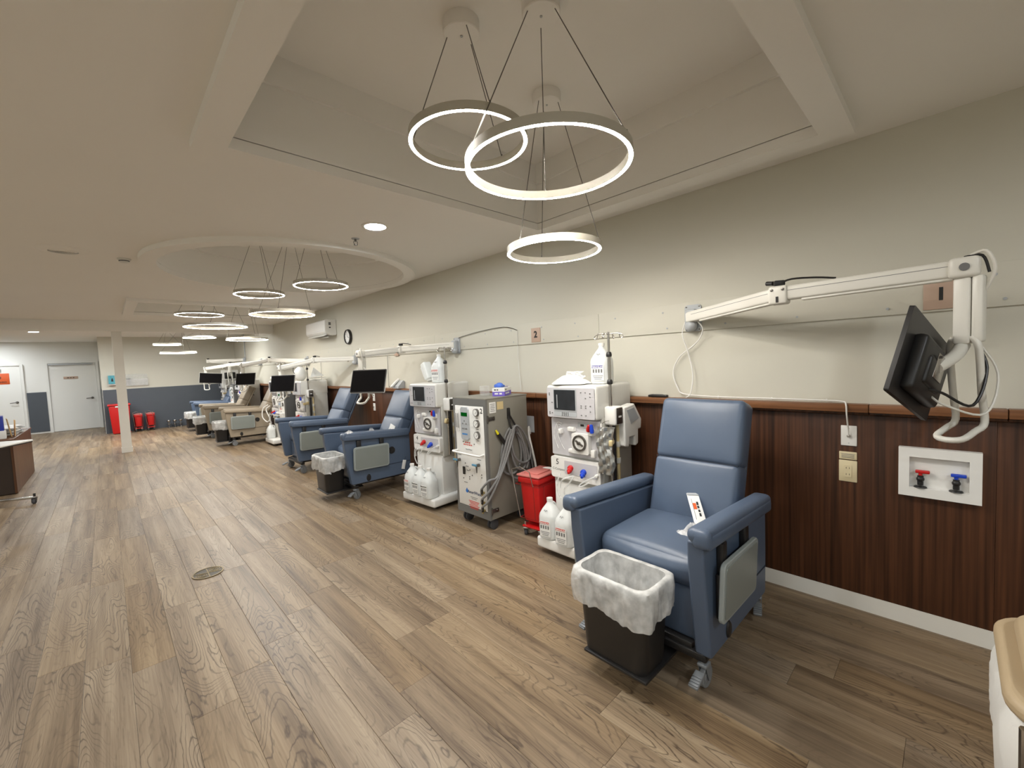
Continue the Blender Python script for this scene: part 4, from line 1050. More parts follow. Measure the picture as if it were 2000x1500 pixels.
        G().tube([(.32, ys-.05, .84), (.40, ys-.06, .72), (.43, ys-.07, .60), (.40, ys-.07, .50)], .010, 8, 5).build('supply_hose', M_hose, root)
    else:
        ys = -hw
        G().rbox((.20, ys-.012, .98), (.03, .022, .10), .008, 1).build('hose_strap', M_black, root)
        for k in range(3):
            G().tube([(.46-.03*k, ys-.02-.01*k, 1.05), (.36-.03*k, ys-.03, .90), (.24-.02*k, ys-.03-.01*k, .70), (.20+.05*k, ys-.03, .45)], .010, 8, 5).build('supply_hose', M_hose, root)
    return root
water_cabinet(2.345, 3.02, 0.0, 'grey water treatment cabinet numbered 2 with coiled grey hoses on its side', '2')

# glove boxes, clear tub and a blue glove on that cabinet
gb = thing('glove_box', 'white and purple glove box on top of the grey water cabinet', 'glove box', (2.66, 2.915, 1.181), .55)
G().box((0, 0, .020), (.23, .115, .040)).build('purple_half', M_purple, gb, smooth=False)
G().box((0, 0, .056), (.232, .117, .032)).build('white_half', M_label, gb, smooth=False)
ink('box_lettering', .13, .014, M_label, gb, on_negy(-.02, -.0582, .022)); ink('box_lettering', .05, .010, M_ink, gb, on_negy(-.07, -.0590, .057))
ink('box_lettering', .08, .014, M_label, gb, on_negx(-.1155, 0, .022)); ink('box_lettering', .045, .010, M_ink, gb, on_negx(-.1164, .02, .057))
gl = thing('blue_glove', 'crumpled blue glove pulled from the top of the glove box', 'glove', (2.66, 2.945, 1.254))
g = G().sphere((0, 0, .018), .034, 14, 8, (1.0, 1.2, .75)).sphere((.035, -.01, .010), .020, 10, 6, (1.2, .8, .6)).sphere((-.02, .03, .012), .018, 10, 6)
g.build('glove_body', mat('glove_blue', srgb(74, 112, 204), .5), gl)
G().sphere((.055, -.035, .004), .014, 10, 6, (1.8, .9, .5)).build('glove_cuff', mat('tissue_grey', srgb(150, 140, 150), .6), gl)
ct = thing('clear_tub', 'small clear plastic tub on the water cabinet beside the glove box', 'tub', (2.56, 3.045, 1.181))
G().rbox((0, 0, .042), (.07, .07, .084), .006, 1).build('tub_wall', M_acry, ct)
G().rbox((0, 0, .088), (.076, .076, .008), .003, 1).build('tub_lid', M_acry, ct)

# ================================================================== RED SHARPS CONTAINERS ON WIRE TROLLEYS
def sharps(x, y, yaw, label, detail=True, s=1.0, h=.56):
    root = thing('sharps_container', label, 'sharps container', (x, y, 0), yaw, 'red sharps containers')
    w, d = .20*s, .30*s      # y width, x depth (long side into the room direction x)
    zt, zb = h, .135
    b = G().rbox((0, 0, (zb+zt-.05)/2), (d, w, zt-.05-zb), .02, 2, taper=(.80, .80)).build('container_body', M_red, root)
    G().rbox((0, 0, zt-.062), (d+.022, w+.022, .055), .014, 2).build('container_collar', M_red, b)
    lid = G().rbox((0, 0, zt-.024), (d+.034, w+.034, .018), .008, 2).build('lid', M_redt, root)
    G().rbox((-d*.08, 0, zt-.010), (d*.62, w*.72, .012), .005, 1).build('lid_flap', M_redt, lid)
    G().lathe([(.0001, .010), (.045, .009), (.052, .0)], T(d*.30, -w*.12, zt-.016), n=24, cap=False).build('lid_disc', M_white, lid)
    # wire frame
    zr = zt-.10
    def wire(P_, nm='wire', m=M_redwire, r=.0032, closed=False): G().tube(P_, r, 6, 1, closed=closed).build(nm, m, root)
    a, c = d/2+.022, w/2+.022
    wire([(-a, -c, zr), (a, -c, zr), (a, c, zr), (-a, c, zr)], 'top_hoop', closed=True)
    wire([(-a*.86, -c*.86, .17), (a*.86, -c*.86, .17), (a*.86, c*.86, .17), (-a*.86, c*.86, .17)], 'bottom_hoop', closed=True)
    for sx in (-1, 1):
        for sy in (-1, 1): wire([(sx*a*.6, sy*c, zr), (sx*a*.5, sy*c*.86, .17), (sx*a*.5, sy*c*.86, .10)], 'upright')
    wire([(-a, -c*.5, zr), (-a*.86, -c*.45, .17), (-a*.86, c*.45, .17), (-a, c*.5, zr)], 'front_upright')
    # push handle rising at the front left
    wire([(-a*.86, c*.86, .17), (-a-.015, c*1.05, zr), (-a-.03, c*1.1, zt+.03), (-a-.03, c*.35, zt+.06), (-a-.01, -c*.3, zt+.02), (-a, -c*.5, zr)], 'push_handle', M_chrome, .004)
    G().rbox((0, 0, .092), (d*.92, w*.98, .016), .005, 1).build('trolley_base', M_red, root)
    for sx in (-1, 1):
        for sy in (-1, 1):
            caster(root, sx*d*.38, sy*w*.40, .030, .4, False, metal=M_chrome)
    return root
sharps(2.62, 2.445, .10, 'red sharps container on a wire trolley between the water cabinet and machine 5')
sharps(.58, 15.52, PI/2, 'red sharps container trolley half hidden by the white column', s=.78, h=.50)
sharps(.84, 15.52, PI/2, 'red sharps container trolley in front of the slate wall, clear of the column', s=.78, h=.50)

# ================================================================== MONITOR ARMS
def mon_matrix(c, yaw, tilt=0, roll=0):
    """screen matrix: local z = out of the screen; yaw 0 looks along -Y"""
    n = Vector((math.sin(yaw), -math.cos(yaw), 0)); up = Vector((0, 0, 1)); xr = up.cross(n)
    M = Matrix(((xr.x, up.x, n.x, c[0]), (xr.y, up.y, n.y, c[1]), (xr.z, up.z, n.z, c[2]), (0, 0, 0, 1)))
    return M @ RX(tilt) @ RZ(roll)
def monitor_arm(base, elbow, end, post, mc, yaw, tilt, roll, label, white_back=True, handle=True, size=(.44, .275), hyaw=None):
    root = thing('monitor_arm', label, 'monitor arm', (WX, base[1], base[2]), 0, 'swing-arm patient monitors')
    O = Vector((WX, base[1], base[2]))
    L = lambda p: Vector(p)-O
    B, E_, N_ = L(base), L(elbow), L(end)
    pl = G().prism(rrect(.115, .185, .02), 0, .012, on_negx(-.013, 0, -.005)).build('wall_plate', M_lgrey, root)
    G().rbox((-.05, 0, .0), (.06, .075, .11), .015, 2).sphere((-.055, 0, -.060), .040, 16, 10).build('wall_pivot', M_lgrey, root)
    for sy in (-1, 1):
        for sz in (-1, 1): G().lathe([(.0001, .004), (.006, .003), (.007, 0)], on_negx(-.025, sy*.045, -.005+sz*.08), n=8, cap=False).build('plate_bolt', M_dsteel, pl)
    mw = mat('arm_white', (.74, .72, .66, 1), .3, var=.02)
    def beam_part(p, q, nm, w=.060, h=.072):
        d = q-p; M = frame(p, d); ln = d.length
        a = G().prism(rrect(w, h, .012), -.015, ln+.015, M).build(nm, mw, root)
        for sx in (-1, 1): G().box((sx*(w/2+.0004), .012, ln/2), (.0008, .0022, ln*.88), M).build('cable_groove', M_inkgrey, a, smooth=False)
        G().rbox((0, -h/2-.004, ln*.55), (w*.7, .012, ln*.80), .004, 1, M).build('cable_cover', mw, a)
        return a
    beam_part(B, E_, 'lower_arm'); beam_part(E_, N_, 'upper_arm')
    j = G().rbox((0, 0, -.006), (.085, .085, .095), .012, 2, T(*E_)).build('elbow_joint', mw, root)
    for sy in (-1, 1): G().lathe([(.0001, .004), (.007, .003), (.008, 0)], T(*E_) @ on_negx(-.043, sy*.025, .02), n=8, cap=False).build('elbow_bolt', M_dsteel, j)
    G().box((0, 0, 0), (.002, .012, .03), T(E_.x-.0435, E_.y, E_.z-.03)).build('elbow_slot', M_ink, j, smooth=False)
    pg = G().rbox((0, 0, .058), (.03, .05, .028), .006, 1, T(*E_) @ RZ(.5)).cyl((.01, .03, .062), (.03, .065, .068), .012, n=10, M=T(*E_)).tube([Vector((.0, .0, .055)), Vector((-.02, -.06, .068)), Vector((-.01, -.16, .060)), Vector((0, -.24, .045))], .005, 6, 4, M=T(*E_)).build('spare_plug', M_black, root)
    hd = G().rbox((0, 0, .0), (.095, .095, .085), .018, 3, T(*N_)).build('end_joint', mw, root)
    G().cyl((-.046, 0, 0), (-.052, 0, 0), .016, n=14, M=T(*N_)).build('joint_cap', M_inkgrey, hd)
    zb = N_.z-post
    yaws = yaw
    Mp = T(N_.x, N_.y, 0) @ RZ(yaws)
    po = G().rbox((0, 0, (N_.z-.04+zb)/2), (.062, .052, N_.z-.04-zb), .010, 2, Mp).build('drop_post', mw, root)
    G().rbox((0, .045, (N_.z-.03+zb)/2), (.055, .036, (N_.z-.03-zb)*.96), .012, 2, Mp).build('post_cover', mw, po)
    G().box((-.0315, 0, (N_.z+zb)/2+.01), (.001, .034, .10), Mp).build('warning_label', M_label, po, smooth=False)
    g = G()
    for k in range(6): g.box((-.0325, 0, (N_.z+zb)/2+.05-.016*k), (.0006, .026-.006*(k % 2), .006), Mp)
    o = g.build('warning_print', M_inkred, po, smooth=False); o['kind'] = 'stuff'
    # swivel towards the screen back, then the screen
    Mm = T(-O.x, -O.y, -O.z) @ mon_matrix(mc, yaw, tilt, roll)
    back = Mm @ Vector((0, 0, -.06)); bot = Vector((N_.x, N_.y, zb+.0))
    sw = G().tube([bot, bot*.7+back*.3+Vector((0, 0, -.02)), back], .024, 12, 4).build('swivel', mw, root)
    w, h = size
    mo = G().prism(rrect(w, h, .008), -.016, .0, Mm).build('monitor', M_black, root)
    G().rbox((0, -.02, -.035), (w*.66, h*.66, .05), .02, 2, Mm).build('rear_housing', M_black, mo)
    G().rbox((0, -.03, -.056), (w*.40, h*.34, .03), .014, 2, Mm).build('rear_bulge', M_black, mo)
    G().box((0, 0, .0006), (w-.018, h-.024, .0012), Mm).build('screen', M_blackg, mo, smooth=False)
    if white_back: G().prism(rrect(w+.008, h+.008, .010), -.022, -.010, Mm).build('monitor_bezel', M_white, mo)
    G().rbox((0, 0, -.072), (.10, .10, .004), .001, 1, Mm).build('vesa_plate', M_chrome, mo)
    for sx in (-1, 1): G().cyl((sx*.037, .037, -.070), (sx*.037, .037, -.082), .006, n=8, M=Mm).build('vesa_bolt', M_dsteel, mo)
    if handle:
        hy = yaw if hyaw is None else hyaw
        fw = Vector((math.sin(hy), -math.cos(hy), 0)); lt = Vector((math.cos(hy), math.sin(hy), 0))
        P_ = []
        dn = Vector((0, 0, -1))
        for s in (-1, 1):
            leg = [bot+lt*(s*.034)+dn*-.03, bot+lt*(s*.055)+fw*-.005+dn*.02, bot+lt*(s*.055)+fw*-.02+dn*.20, bot+lt*(s*.055)+fw*-.035+dn*.325, bot+lt*(s*.055)+fw*.005+dn*.360, bot+lt*(s*.050)+fw*.055+dn*.392]
            P_.append(leg)
        G().tube(P_[0]+[bot+fw*.075+dn*.400]+P_[1][::-1], .0125, 10, 4).build('grab_handle', mw, root)
    # signal and power cables
    G().tube([N_+Vector((0, -.01, .045)), N_+Vector((-.03, -.06, .055)), N_+Vector((-.03, -.085, -.02)), N_+Vector((-.01, -.06, -.10))], .006, 8, 5).build('white_cable', mw, root)
    G().tube([N_+Vector((0, .0, .045)), N_+Vector((-.02, -.05, .040)), N_+Vector((-.02, -.070, -.03))], .005, 8, 5).build('black_cable', M_black, root)
    nb = -Vector((math.sin(yaw), -math.cos(yaw), 0))      # away from the screen
    OFF = lambda a_, z_: nb*a_+Vector((0, 0, z_))
    mid = (bot+back)/2+OFF(.07, -.20)
    G().tube([bot+OFF(.03, .02), bot+OFF(.07, -.10), mid, back+OFF(.02, -.10), Mm @ Vector((.0, -.09, -.05))], .0055, 8, 6).build('power_cable', M_black, root)
    G().tube([bot+OFF(.035, .02), bot+OFF(.10, -.12), mid+OFF(.035, -.03), back+OFF(.03, -.15), Mm @ Vector((-.06, -.10, -.05))], .0045, 8, 6).build('signal_cable', mw, root)
    return root
monitor_arm((2.95, 1.26, 1.745), (2.585, .635, 1.785), (2.60, -.03, 1.80), .315, (2.45, .105, 1.40), PI-.25, -.12, .36, 'white wall arm holding a black monitor seen from behind, above the walnut panels', False, size=(.49, .35), hyaw=-2.30)
monitor_arm((2.95, 4.02, 1.705), (2.70, 4.80, 1.70), (2.25, 4.97, 1.66), .20, (2.20, 4.71, 1.335), -1.0, -.34, .0, 'white wall arm with a dark monitor over the recliner that has a side tag')
monitor_arm((2.95, 6.77, 1.64), (2.60, 7.55, 1.655), (2.19, 8.03, 1.545), .16, (2.13, 7.77, 1.285), -.95, -.22, .0, 'white wall arm with a dark monitor before the machine that carries a white bag')
monitor_arm((2.95, 9.1, 1.68), (2.60, 10.3, 1.74), (2.36, 11.68, 1.66), .22, (2.36, 11.45, 1.34), -.75, -.25, .0, 'white wall arm with a tilted dark monitor over the two taupe recliners')
monitor_arm((2.95, 12.6, 1.75), (2.42, 13.3, 1.71), (2.0, 14.2, 1.64), .18, (2.07, 13.96, 1.375), -.10, .12, -.10, 'white wall arm with a dark monitor over the blue recliner by the slate wall', size=(.50, .27))
monitor_arm((2.95, 14.35, 1.86), (2.15, 14.72, 1.86), (2.62, 14.56, 1.80), .30, (2.64, 14.72, 1.44), PI+.2, .0, .0, 'white wall arm with a monitor seen from behind, next to the slate wall')

# ================================================================== FARTHER DIALYSIS STATIONS
m3 = dialysis(2.49, 8.15, 0.0, 'pale dialysis machine carrying a tied white bag, past the recliner below the clock', None, detail=False)
rt = thing('tied_white_bag', 'white plastic bag with black marks tied on the IV pole machine', 'plastic bag', (2.545, 8.17, 1.302))
g = G().sphere((0, 0, .12), .115, 18, 12, (.9, .95, 1.15)).sphere((.0, .0, .27), .05, 12, 8, (.9, 1, 1.2)); g.build('bag_body', MATS['white_film'], rt)
G().tube([(-.10, .02, .24), (-.115, .0, .18), (-.11, -.045, .13)], .006, 6, 4).build('bag_mark', M_ink, rt)
pa_ = thing('paper_stack', 'tilted stack of papers and packets on the bag-carrying machine', 'papers', (2.795, 8.13, 1.297))
for k, (dx, dy, rz_, ry_) in enumerate(((0, 0, .05, 0), (.005, -.01, .14, .05), (0, .01, -.10, .1))):
    G().box((0, 0, 0), (.22, .28, .006), T(dx, dy, .010+.03*k) @ RZ(rz_) @ RY(-ry_)).build('paper_sheet', M_label, pa_, smooth=False)
G().prism([(-.10, 0), (.13, 0), (-.02, .17)], -.004, .004, T(0, -.02, .07) @ RX(PI/2) @ RZ(.1)).build('folded_sheet', M_label, pa_, smooth=False)
water_cabinet(2.42, 8.98, 0.0, 'charcoal-sided water cabinet with a white front behind the monitor screen', None, hoses=False, width=.44, dark=True)
m2b = dialysis(2.47, 9.60, 0.0, 'pale dialysis machine with a rounded white top beside the taupe recliner', None, detail=False, bags=False)
V, Fc = crumple(.30, .05, 12, 6, .012, 21, I4)
bt = thing('folded_white_cloth', 'folded white plastic cover on the machine by the taupe recliner', 'cover', (2.62, 9.60, 1.308))
G().rbox((0, 0, .035), (.34, .40, .07), .034, 3, puff=(0, 0, .02), sub=3).build('cover_body', MATS['white_film'], bt)
jug(2.38, 9.70, .126, 0, 'white jug on the base beside the taupe recliner', M_label)
co = G().tube([(2.40, 9.86, .80), (2.32, 9.93, .72), (2.30, 9.92, .55), (2.36, 9.84, .45), (2.40, 9.80, .52), (2.36, 9.86, .70), (2.42, 9.80, .78)], .011, 8, 6).build('white_hose', M_white); tag(co, 'looped white hose hanging on the machine beside the taupe recliner', 'hose')
# the last group of equipment before the slate wall
m1a = dialysis(2.50, 12.88, 0.0, 'pale dialysis machine between the farther taupe recliner and the last water cabinet', None, detail=False)
water_cabinet(2.42, 13.385, 0.0, 'dark water cabinet with a white front among the last machines before the slate wall', None, hoses=False, width=.42, dark=True)
m1b = dialysis(2.50, 15.15, 0.0, 'pale dialysis machine standing closest to the slate wall', None, detail=False, bags=False)
wb = thing('white_bag', 'white bag with blue print on the machine past the taupe recliner', 'bag', (2.62, 12.90, 1.304))
G().sphere((0, 0, .12), .11, 14, 10, (.7, 1, 1.2)).build('bag_body', MATS['white_film'], wb); G().box((-.082, 0, .12), (.002, .07, .08)).build('bag_print', M_labelblue, wb, smooth=False)

# ================================================================== WALL FITTINGS
def sign(n, y, z, label):
    s_ = thing('number_sign', label, 'sign', (WX-.0135, y, z), 0, 'station number signs')
    G().rbox((-.003, 0, 0), (.006, .118, .136), .003, 1).build('sign_plate', M_sign, s_)
    if n: text('sign_number', n, .085, M_ink, s_, on_negx(-.0068, -.004 if n == '1' else 0, 0.004), bold=.003)
sign('1', .046, 1.728, 'mauve number plate partly hidden behind the big monitor arm')
sign('2', 2.764, 1.731, 'mauve number plate above the gap between water cabinet and machine')
sign(None, 5.46, 1.70, 'pink station plate on the rail board above the side-tagged recliner')
def plate(y, z, w, h, label, m, kind):
    p = thing('wall_plate', label, 'wall plate', (WX-.014, y, z))
    G().rbox((-.003, 0, 0), (.007, w, h), .003, 1).build('cover_plate', m, p)
    if kind == 'cable':
        G().cyl((-.006, 0, 0), (-.022, 0, 0), .008, n=10).build('cable_jack', M_chrome, p)
        for s in (-1, 1): G().lathe([(.0001, .002), (.003, 0)], on_negx(-.0066, 0, s*.042), n=8, cap=False).build('plate_screw', M_lgrey, p)
    if kind == 'duplex':
        G().prism(rrect(.034, .068, .004), 0, .003, on_negx(-.0066, 0, 0)).build('socket_face', M_ivory, p)
        for zz in (.018, -.018):
            for yy in (-.007, .007): G().box((-.0100, yy, zz), (.001, .002, .009)).build('socket_slot', M_ink, p, smooth=False)
    if kind == 'notice':
        G().box((0, 0, .0005), (w*.84, .0012, .001), on_negx(-.0066, 0, .012)).build('notice_rule', M_inkgrey, p, smooth=False)
        for k in range(3): G().box((0, 0, .0005), (w*.72, .003, .0008), on_negx(-.0066, 0, .006-.008*k)).build('notice_line', M_inkgrey, p, smooth=False)
    return p
plate(.400, .994, .072, .114, 'white cable wall plate with one jack in the walnut panel', M_white, 'cable')
plate(.404, .880, .080, .044, 'small ivory notice plate just above the power outlet', M_ivory, 'notice')
plate(.404, .792, .082, .122, 'ivory duplex power outlet below the notice plate', M_ivory, 'duplex')
plate(6.24, 1.02, .07, .115, 'upper white wall plate between the first two blue recliners, seen past a backrest', M_white, 'cable')
plate(6.24, .87, .07, .115, 'lower white wall plate between the first two blue recliners, seen past a backrest', M_white, 'cable')
plate(8.42, 1.02, .07, .115, 'white wall plate beside the machine carrying a tied bag', M_white, 'cable')
plate(11.3, .98, .07, .16, 'upper white wall plate between the two taupe recliners', M_white, 'cable')
plate(11.3, .78, .07, .14, 'lower white wall plate between the two taupe recliners', M_white, 'cable')
# recessed plumbing box
ub = thing('plumbing_box', 'white recessed plumbing box with red and blue valves in the walnut panel', 'plumbing box', (WX-.014, .043, .836))
W2, H2, iw, ih = .295, .252, .212, .158
g = G()
g.box((-.018, 0, H2/2-(H2-ih)/4), (.036, W2, (H2-ih)/2)).box((-.018, 0, -H2/2+(H2-ih)/4), (.036, W2, (H2-ih)/2))
for s in (-1, 1): g.box((-.018, s*(W2/2-(W2-iw)/4), 0), (.036, (W2-iw)/2, ih))
g.build('box_frame', M_white, ub, smooth=False)
G().box((-.002, 0, 0), (.003, iw, ih)).build('box_back', M_white, ub, smooth=False)
for nm, yy, m_ in (('hot_valve', .065, M_red), ('cold_valve', -.062, M_bluec)):
    v = G().cyl((-.020, yy, -.066), (-.020, yy, -.018), .012, n=12).sphere((-.021, yy, -.035), .016, 12, 8).lathe([(.0001, 0), (.026, 0), (.024, .005), (.0001, .006)], T(-.020, yy, -.078), n=18, cap=False).build(nm, M_black, ub)
    G().rbox((-.024, yy-.008, .004), (.018, .054, .016), .004, 1).cyl((-.022, yy, -.015), (-.022, yy, .004), .008, n=8).build('valve_handle', m_, v)
# plumbing box behind the sharps container, with hoses
u2 = thing('hose_outlet_box', 'grey metal hose outlet plate behind the sharps container', 'plumbing box', (WX-.014, 2.91, .865))
G().box((-.002, 0, 0), (.004, .15, .16)).build('steel_plate', M_lgrey, u2, smooth=False)
G().rbox((-.03, .02, -.085), (.06, .10, .03), .006, 1).build('white_manifold', M_white, u2)
v = G().cyl((-.03, .045, -.07), (-.03, .045, -.01), .012, n=10).build('red_valve', M_red, u2); G().rbox((-.03, .045, .0), (.02, .05, .014), .004, 1).build('valve_handle', M_red, v)
for k, (yy, m_) in enumerate(((.0, M_hose), (-.02, M_hose), (-.04, M_white))):
    G().tube([(-.03, yy, -.07), (-.055, yy-.01, -.02), (-.075, yy-.03, -.10), (-.08, yy-.06-.02*k, -.35), (-.07, yy-.07-.03*k, -.60)], .011, 8, 5).build('outlet_hose', m_, u2)
# black power leads beside machine 5
bl = thing('black_lead', 'black power lead hanging at the side of the machine numbered 5', 'cable', (2.86, 2.26, 1.03))
G().tube([(0, 0, 0), (-.05, .035, -.06), (-.055, .045, -.20), (-.02, .05, -.36), (.05, .04, -.55)], .006, 8, 6).build('lead_loop', M_black, bl)
G().tube([(0, 0, 0), (-.03, .03, -.05), (-.03, .04, -.15), (-.01, .02, -.22), (0.02, .01, -.10)], .006, 8, 6).build('lead_loop', M_black, bl)
# data cable from the first arm, clipped along the cap down to its plate
dc = thing('wall_cable', 'white cable looping from the monitor arm along the wooden cap to the plate', 'cable', (2.985, .40, 1.0))
pts = [(2.922, 1.200, 1.708), (2.950, 1.180, 1.66), (2.968, 1.205, 1.60), (2.97, 1.25, 1.55), (2.98, 1.36, 1.47), (2.985, 1.41, 1.36), (2.985, 1.38, 1.25), (2.985, 1.33, 1.205), (2.985, 1.10, 1.192), (2.985, .80, 1.192), (2.985, .52, 1.190), (2.975, .425, 1.188), (2.935, .405, 1.175), (2.93, .401, 1.12), (2.965, .400, 1.04), (2.975, .400, .996)]
G().tube([Vector(p)-Vector((2.985, .40, 1.0)) for p in pts], .0042, 8, 6).build('cable_run', M_white, dc)
pts = [(2.955, 1.3005, 1.715), (2.955, 1.322, 1.65), (2.955, 1.318, 1.60), (2.965, 1.29, 1.50), (2.965, 1.26, 1.35), (2.95, 1.27, 1.22), (2.94, 1.30, 1.185)]
G().tube([Vector(p)-Vector((2.985, .40, 1.0)) for p in pts], .004, 8, 6).build('cable_run', M_white, dc)
for yy in (1.10, .78, .50): G().rbox((.003, yy-.40, .192), (.012, .008, .014), .002, 1).build('cable_clip', M_white, dc)
for yy, y2, lab in ((3.01, 2.99, 'thin white cable down the wall beside the number 2 plate'), (5.72, 5.73, 'thin dark cable down the wall behind the side-tagged recliner'), (8.37, 8.38, 'thin dark cable down the wall by the machine carrying a tied bag'), (10.9, 10.95, 'thin dark cable down the wall between the taupe recliners')):
    cbl = G().tube([(2.992, yy, 1.80 if yy < 4 else 1.66), (2.990, yy+.004, 1.5), (2.990, y2, 1.19)], .0035, 6, 4).build('wall_cable', M_offw if yy < 4 else M_inkgrey); tag(cbl, lab, 'cable')
cbl = G().tube([(2.985, 3.97, 1.79), (2.985, 3.6, 1.83), (2.985, 3.2, 1.845), (2.985, 3.01, 1.80)], .0032, 6, 4).build('wall_cable', M_dsteel); tag(cbl, 'thin cable strung along the rail board to the number 2 plate', 'cable')
# remote on the cap, phone on the cap
rm = thing('remote_control', 'slim black remote control lying on the wooden cap', 'remote control', (2.972, 1.525, 1.1785), .03)
G().rbox((0, 0, .009), (.042, .145, .017), .007, 2).build('remote_body', M_black, rm); G().rbox((0, .01, .0185), (.028, .09, .002), .001, 1).build('remote_keypad', M_rubber, rm)
ph = thing('desk_phone', 'pale grey desk phone standing on the cap behind the side-tagged recliner', 'telephone', (2.955, 5.37, 1.1785))
G().prism([(-.05, 0), (.05, 0), (.05, .10), (.03, .11), (-.05, .03)], -.075, .075, RX(PI/2)).build('phone_base', M_lgrey, ph)
G().rbox((-.005, .045, .09), (.17, .045, .03), .012, 2, T(0, 0, 0) @ RY(-.7) @ T(.03, 0, -.01)).build('handset', M_white, ph)
G().tube([(-.04, .09, .01), (-.05, .14, .03), (-.03, .20, .03), (-.02, .25, .012)], .004, 6, 5).build('phone_cord', M_black, ph)
# wall clock
ck = thing('wall_clock', 'round wall clock with black rim above the rail', 'clock', (WX, 7.05, 2.015))
G().lathe([(.0001, 0), (.125, 0), (.128, .02), (.120, .042), (.108, .044), (.106, .030)], on_negx(0, 0, 0), n=36, cap=False).build('clock_rim', M_black, ck)
G().lathe([(.0001, .026), (.108, .026)], on_negx(0, 0, 0), n=36, cap=False).build('clock_face', M_label, ck)
for k in range(12): G().box((0, .090, .028), (.006, .016, .001), on_negx(0, 0, 0) @ RZ(k*PI/6)).build('hour_mark', M_ink, ck, smooth=False)
G().box((0, .03, .029), (.007, .06, .001), on_negx(0, 0, 0) @ RZ(-1.9)).build('hour_hand', M_ink, ck, smooth=False); G().box((0, .04, .031), (.005, .085, .001), on_negx(0, 0, 0) @ RZ(.3)).build('minute_hand', M_ink, ck, smooth=False)
# split air conditioner
ac = thing('air_conditioner', 'white split air conditioner high on the wall by the clock', 'air conditioner', (WX, 8.02, 2.08))
prof = [(0, .02), (0, .275), (-.17, .275), (-.205, .255), (-.212, .07), (-.19, .035), (-.12, 0), (-.02, 0)]
b_ = G().prism([(x_, z_) for x_, z_ in prof], -.47, .47, RX(PI/2)).build('ac_body', M_white, ac)
bv = b_.modifiers.new('bevel', 'BEVEL'); bv.width = .012; bv.segments = 3; bv.limit_method = 'ANGLE'
G().rbox((-.165, 0, .012), (.09, .80, .012), .004, 1, T(-.165, 0, .012) @ RY(-.5) @ T(.165, 0, -.012)).build('air_flap', M_offw, ac)
G().box((-.10, 0, -.001), (.08, .78, .004)).build('air_outlet', M_inkgrey, ac, smooth=False)
G().box((-.213, 0, .085), (.002, .93, .003)).build('panel_seam', M_lgrey, ac, smooth=False)
G().box((-.12, -.4715, .20), (.04, .002, .05)).build('energy_sticker', M_inkgrey, ac, smooth=False); G().box((-.12, -.4715, .135), (.03, .002, .02)).build('rating_sticker', M_ink, ac, smooth=False)
G().box((-.14, -.30, -.03), (.02, .30, .014)).build('drain_bracket', M_beigec, ac)

# ================================================================== PACKETS ON THE RECLINERS
sy_ = thing('syringe_packet', 'flat clear syringe packet with orange print leaning on the recliner backrest', 'packet', (2.17, .89, .588), 0)
Mk = Matrix.Identity(4)
def packet(root, w, l, M, m1):
    n = 10; V = []; Fc = []
    for s in (1, -1):
        for j in range(n+1):
            for i in range(5):
                u, v = i/4-.5, j/n
                V.append((u*w, v*l, s*(.0006+.004*(1-(2*u)**2)*math.sin(PI*min(1, max(0, v*1.1-.05)))) + .002*math.sin(5*v)))
    m_ = (n+1)*5
    for s in (0, 1):
        for j in range(n):
            for i in range(4):
                a = s*m_+j*5+i; q = (a, a+1, a+6, a+5); Fc.append(q if s == 0 else q[::-1])
    for j in range(n): Fc += [(j*5, j*5+5, j*5+5+m_, j*5+m_), (j*5+4, j*5+4+m_, j*5+9+m_, j*5+9)]
    for i in range(4): Fc += [(i, i+m_, i+1+m_, i+1), (n*5+i, n*5+i+1, n*5+i+1+m_, n*5+i+m_)]
    return G().add(V, Fc, M).build('packet_sleeve', m1, root, angle=60)
yv_ = Vector((.19, .13, .114)).normalized(); xv_ = yv_.cross(Vector((0, 0, 1))).normalized(); zv_ = xv_.cross(yv_)
Ms = Matrix(((xv_.x, yv_.x, zv_.x, 0), (xv_.y, yv_.y, zv_.y, 0), (xv_.z, yv_.z, zv_.z, 0), (0, 0, 0, 1)))
ps = packet(sy_, .062, .255, Ms, M_label)
G().box((0, .246, .003), (.060, .016, .001), Ms).build('sealed_edge', M_lgrey, ps, smooth=False)
ink('packet_print', .11, .010, M_ink, ps, Ms @ T(.010, .130, .0065) @ RZ(-PI/2)); G().box((-.006, .150, .0062), (.016, .045, .0008), Ms).build('orange_print', M_orange, ps, smooth=False)
G().box((-.016, .13, .0062), (.002, .15, .0008), Ms).build('print_rule', M_inkgrey, ps, smooth=False)
def crushed(name, label, loc, size, seed, m, cat='packet'):
    rnd = random.Random(seed); r_ = thing(name, label, cat, loc)
    nn, mm = 22, 6; V = []
    ph_ = [rnd.uniform(0, 6.28) for _ in range(6)]
    for j in range(mm+1):
        for i in range(nn):
            a = 2*PI*i/nn; q = 1-j/mm
            w_ = 1+.16*math.sin(3*a+ph_[0])+.10*math.sin(5*a+ph_[1])+.05*math.sin(9*a+ph_[2])
            V.append((size[0]*q*w_*math.cos(a), size[1]*q*w_*math.sin(a), size[2]*((1-q**1.6)*(.7+.3*math.sin(2*a+ph_[3]+5*q))+.12*math.sin(7*a+9*q+ph_[4])*(q < .99))+.002))
    G().add(V, [(j*nn+i, j*nn+(i+1) % nn, (j+1)*nn+(i+1) % nn, (j+1)*nn+i) for j in range(mm) for i in range(nn)]).build('crumpled_film', m, r_, angle=35)
    return r_
crushed('crumpled_wrapper', 'crumpled clear wrapper on the seat beside the syringe packet', (2.115, .915, .578), (.080, .060, .05), 3, M_bag)
crushed('crumpled_wrapper', 'crumpled bluish wrapper in the seat of the side-tagged recliner', (2.30, 4.93, .578), (.13, .14, .17), 5, M_bag)
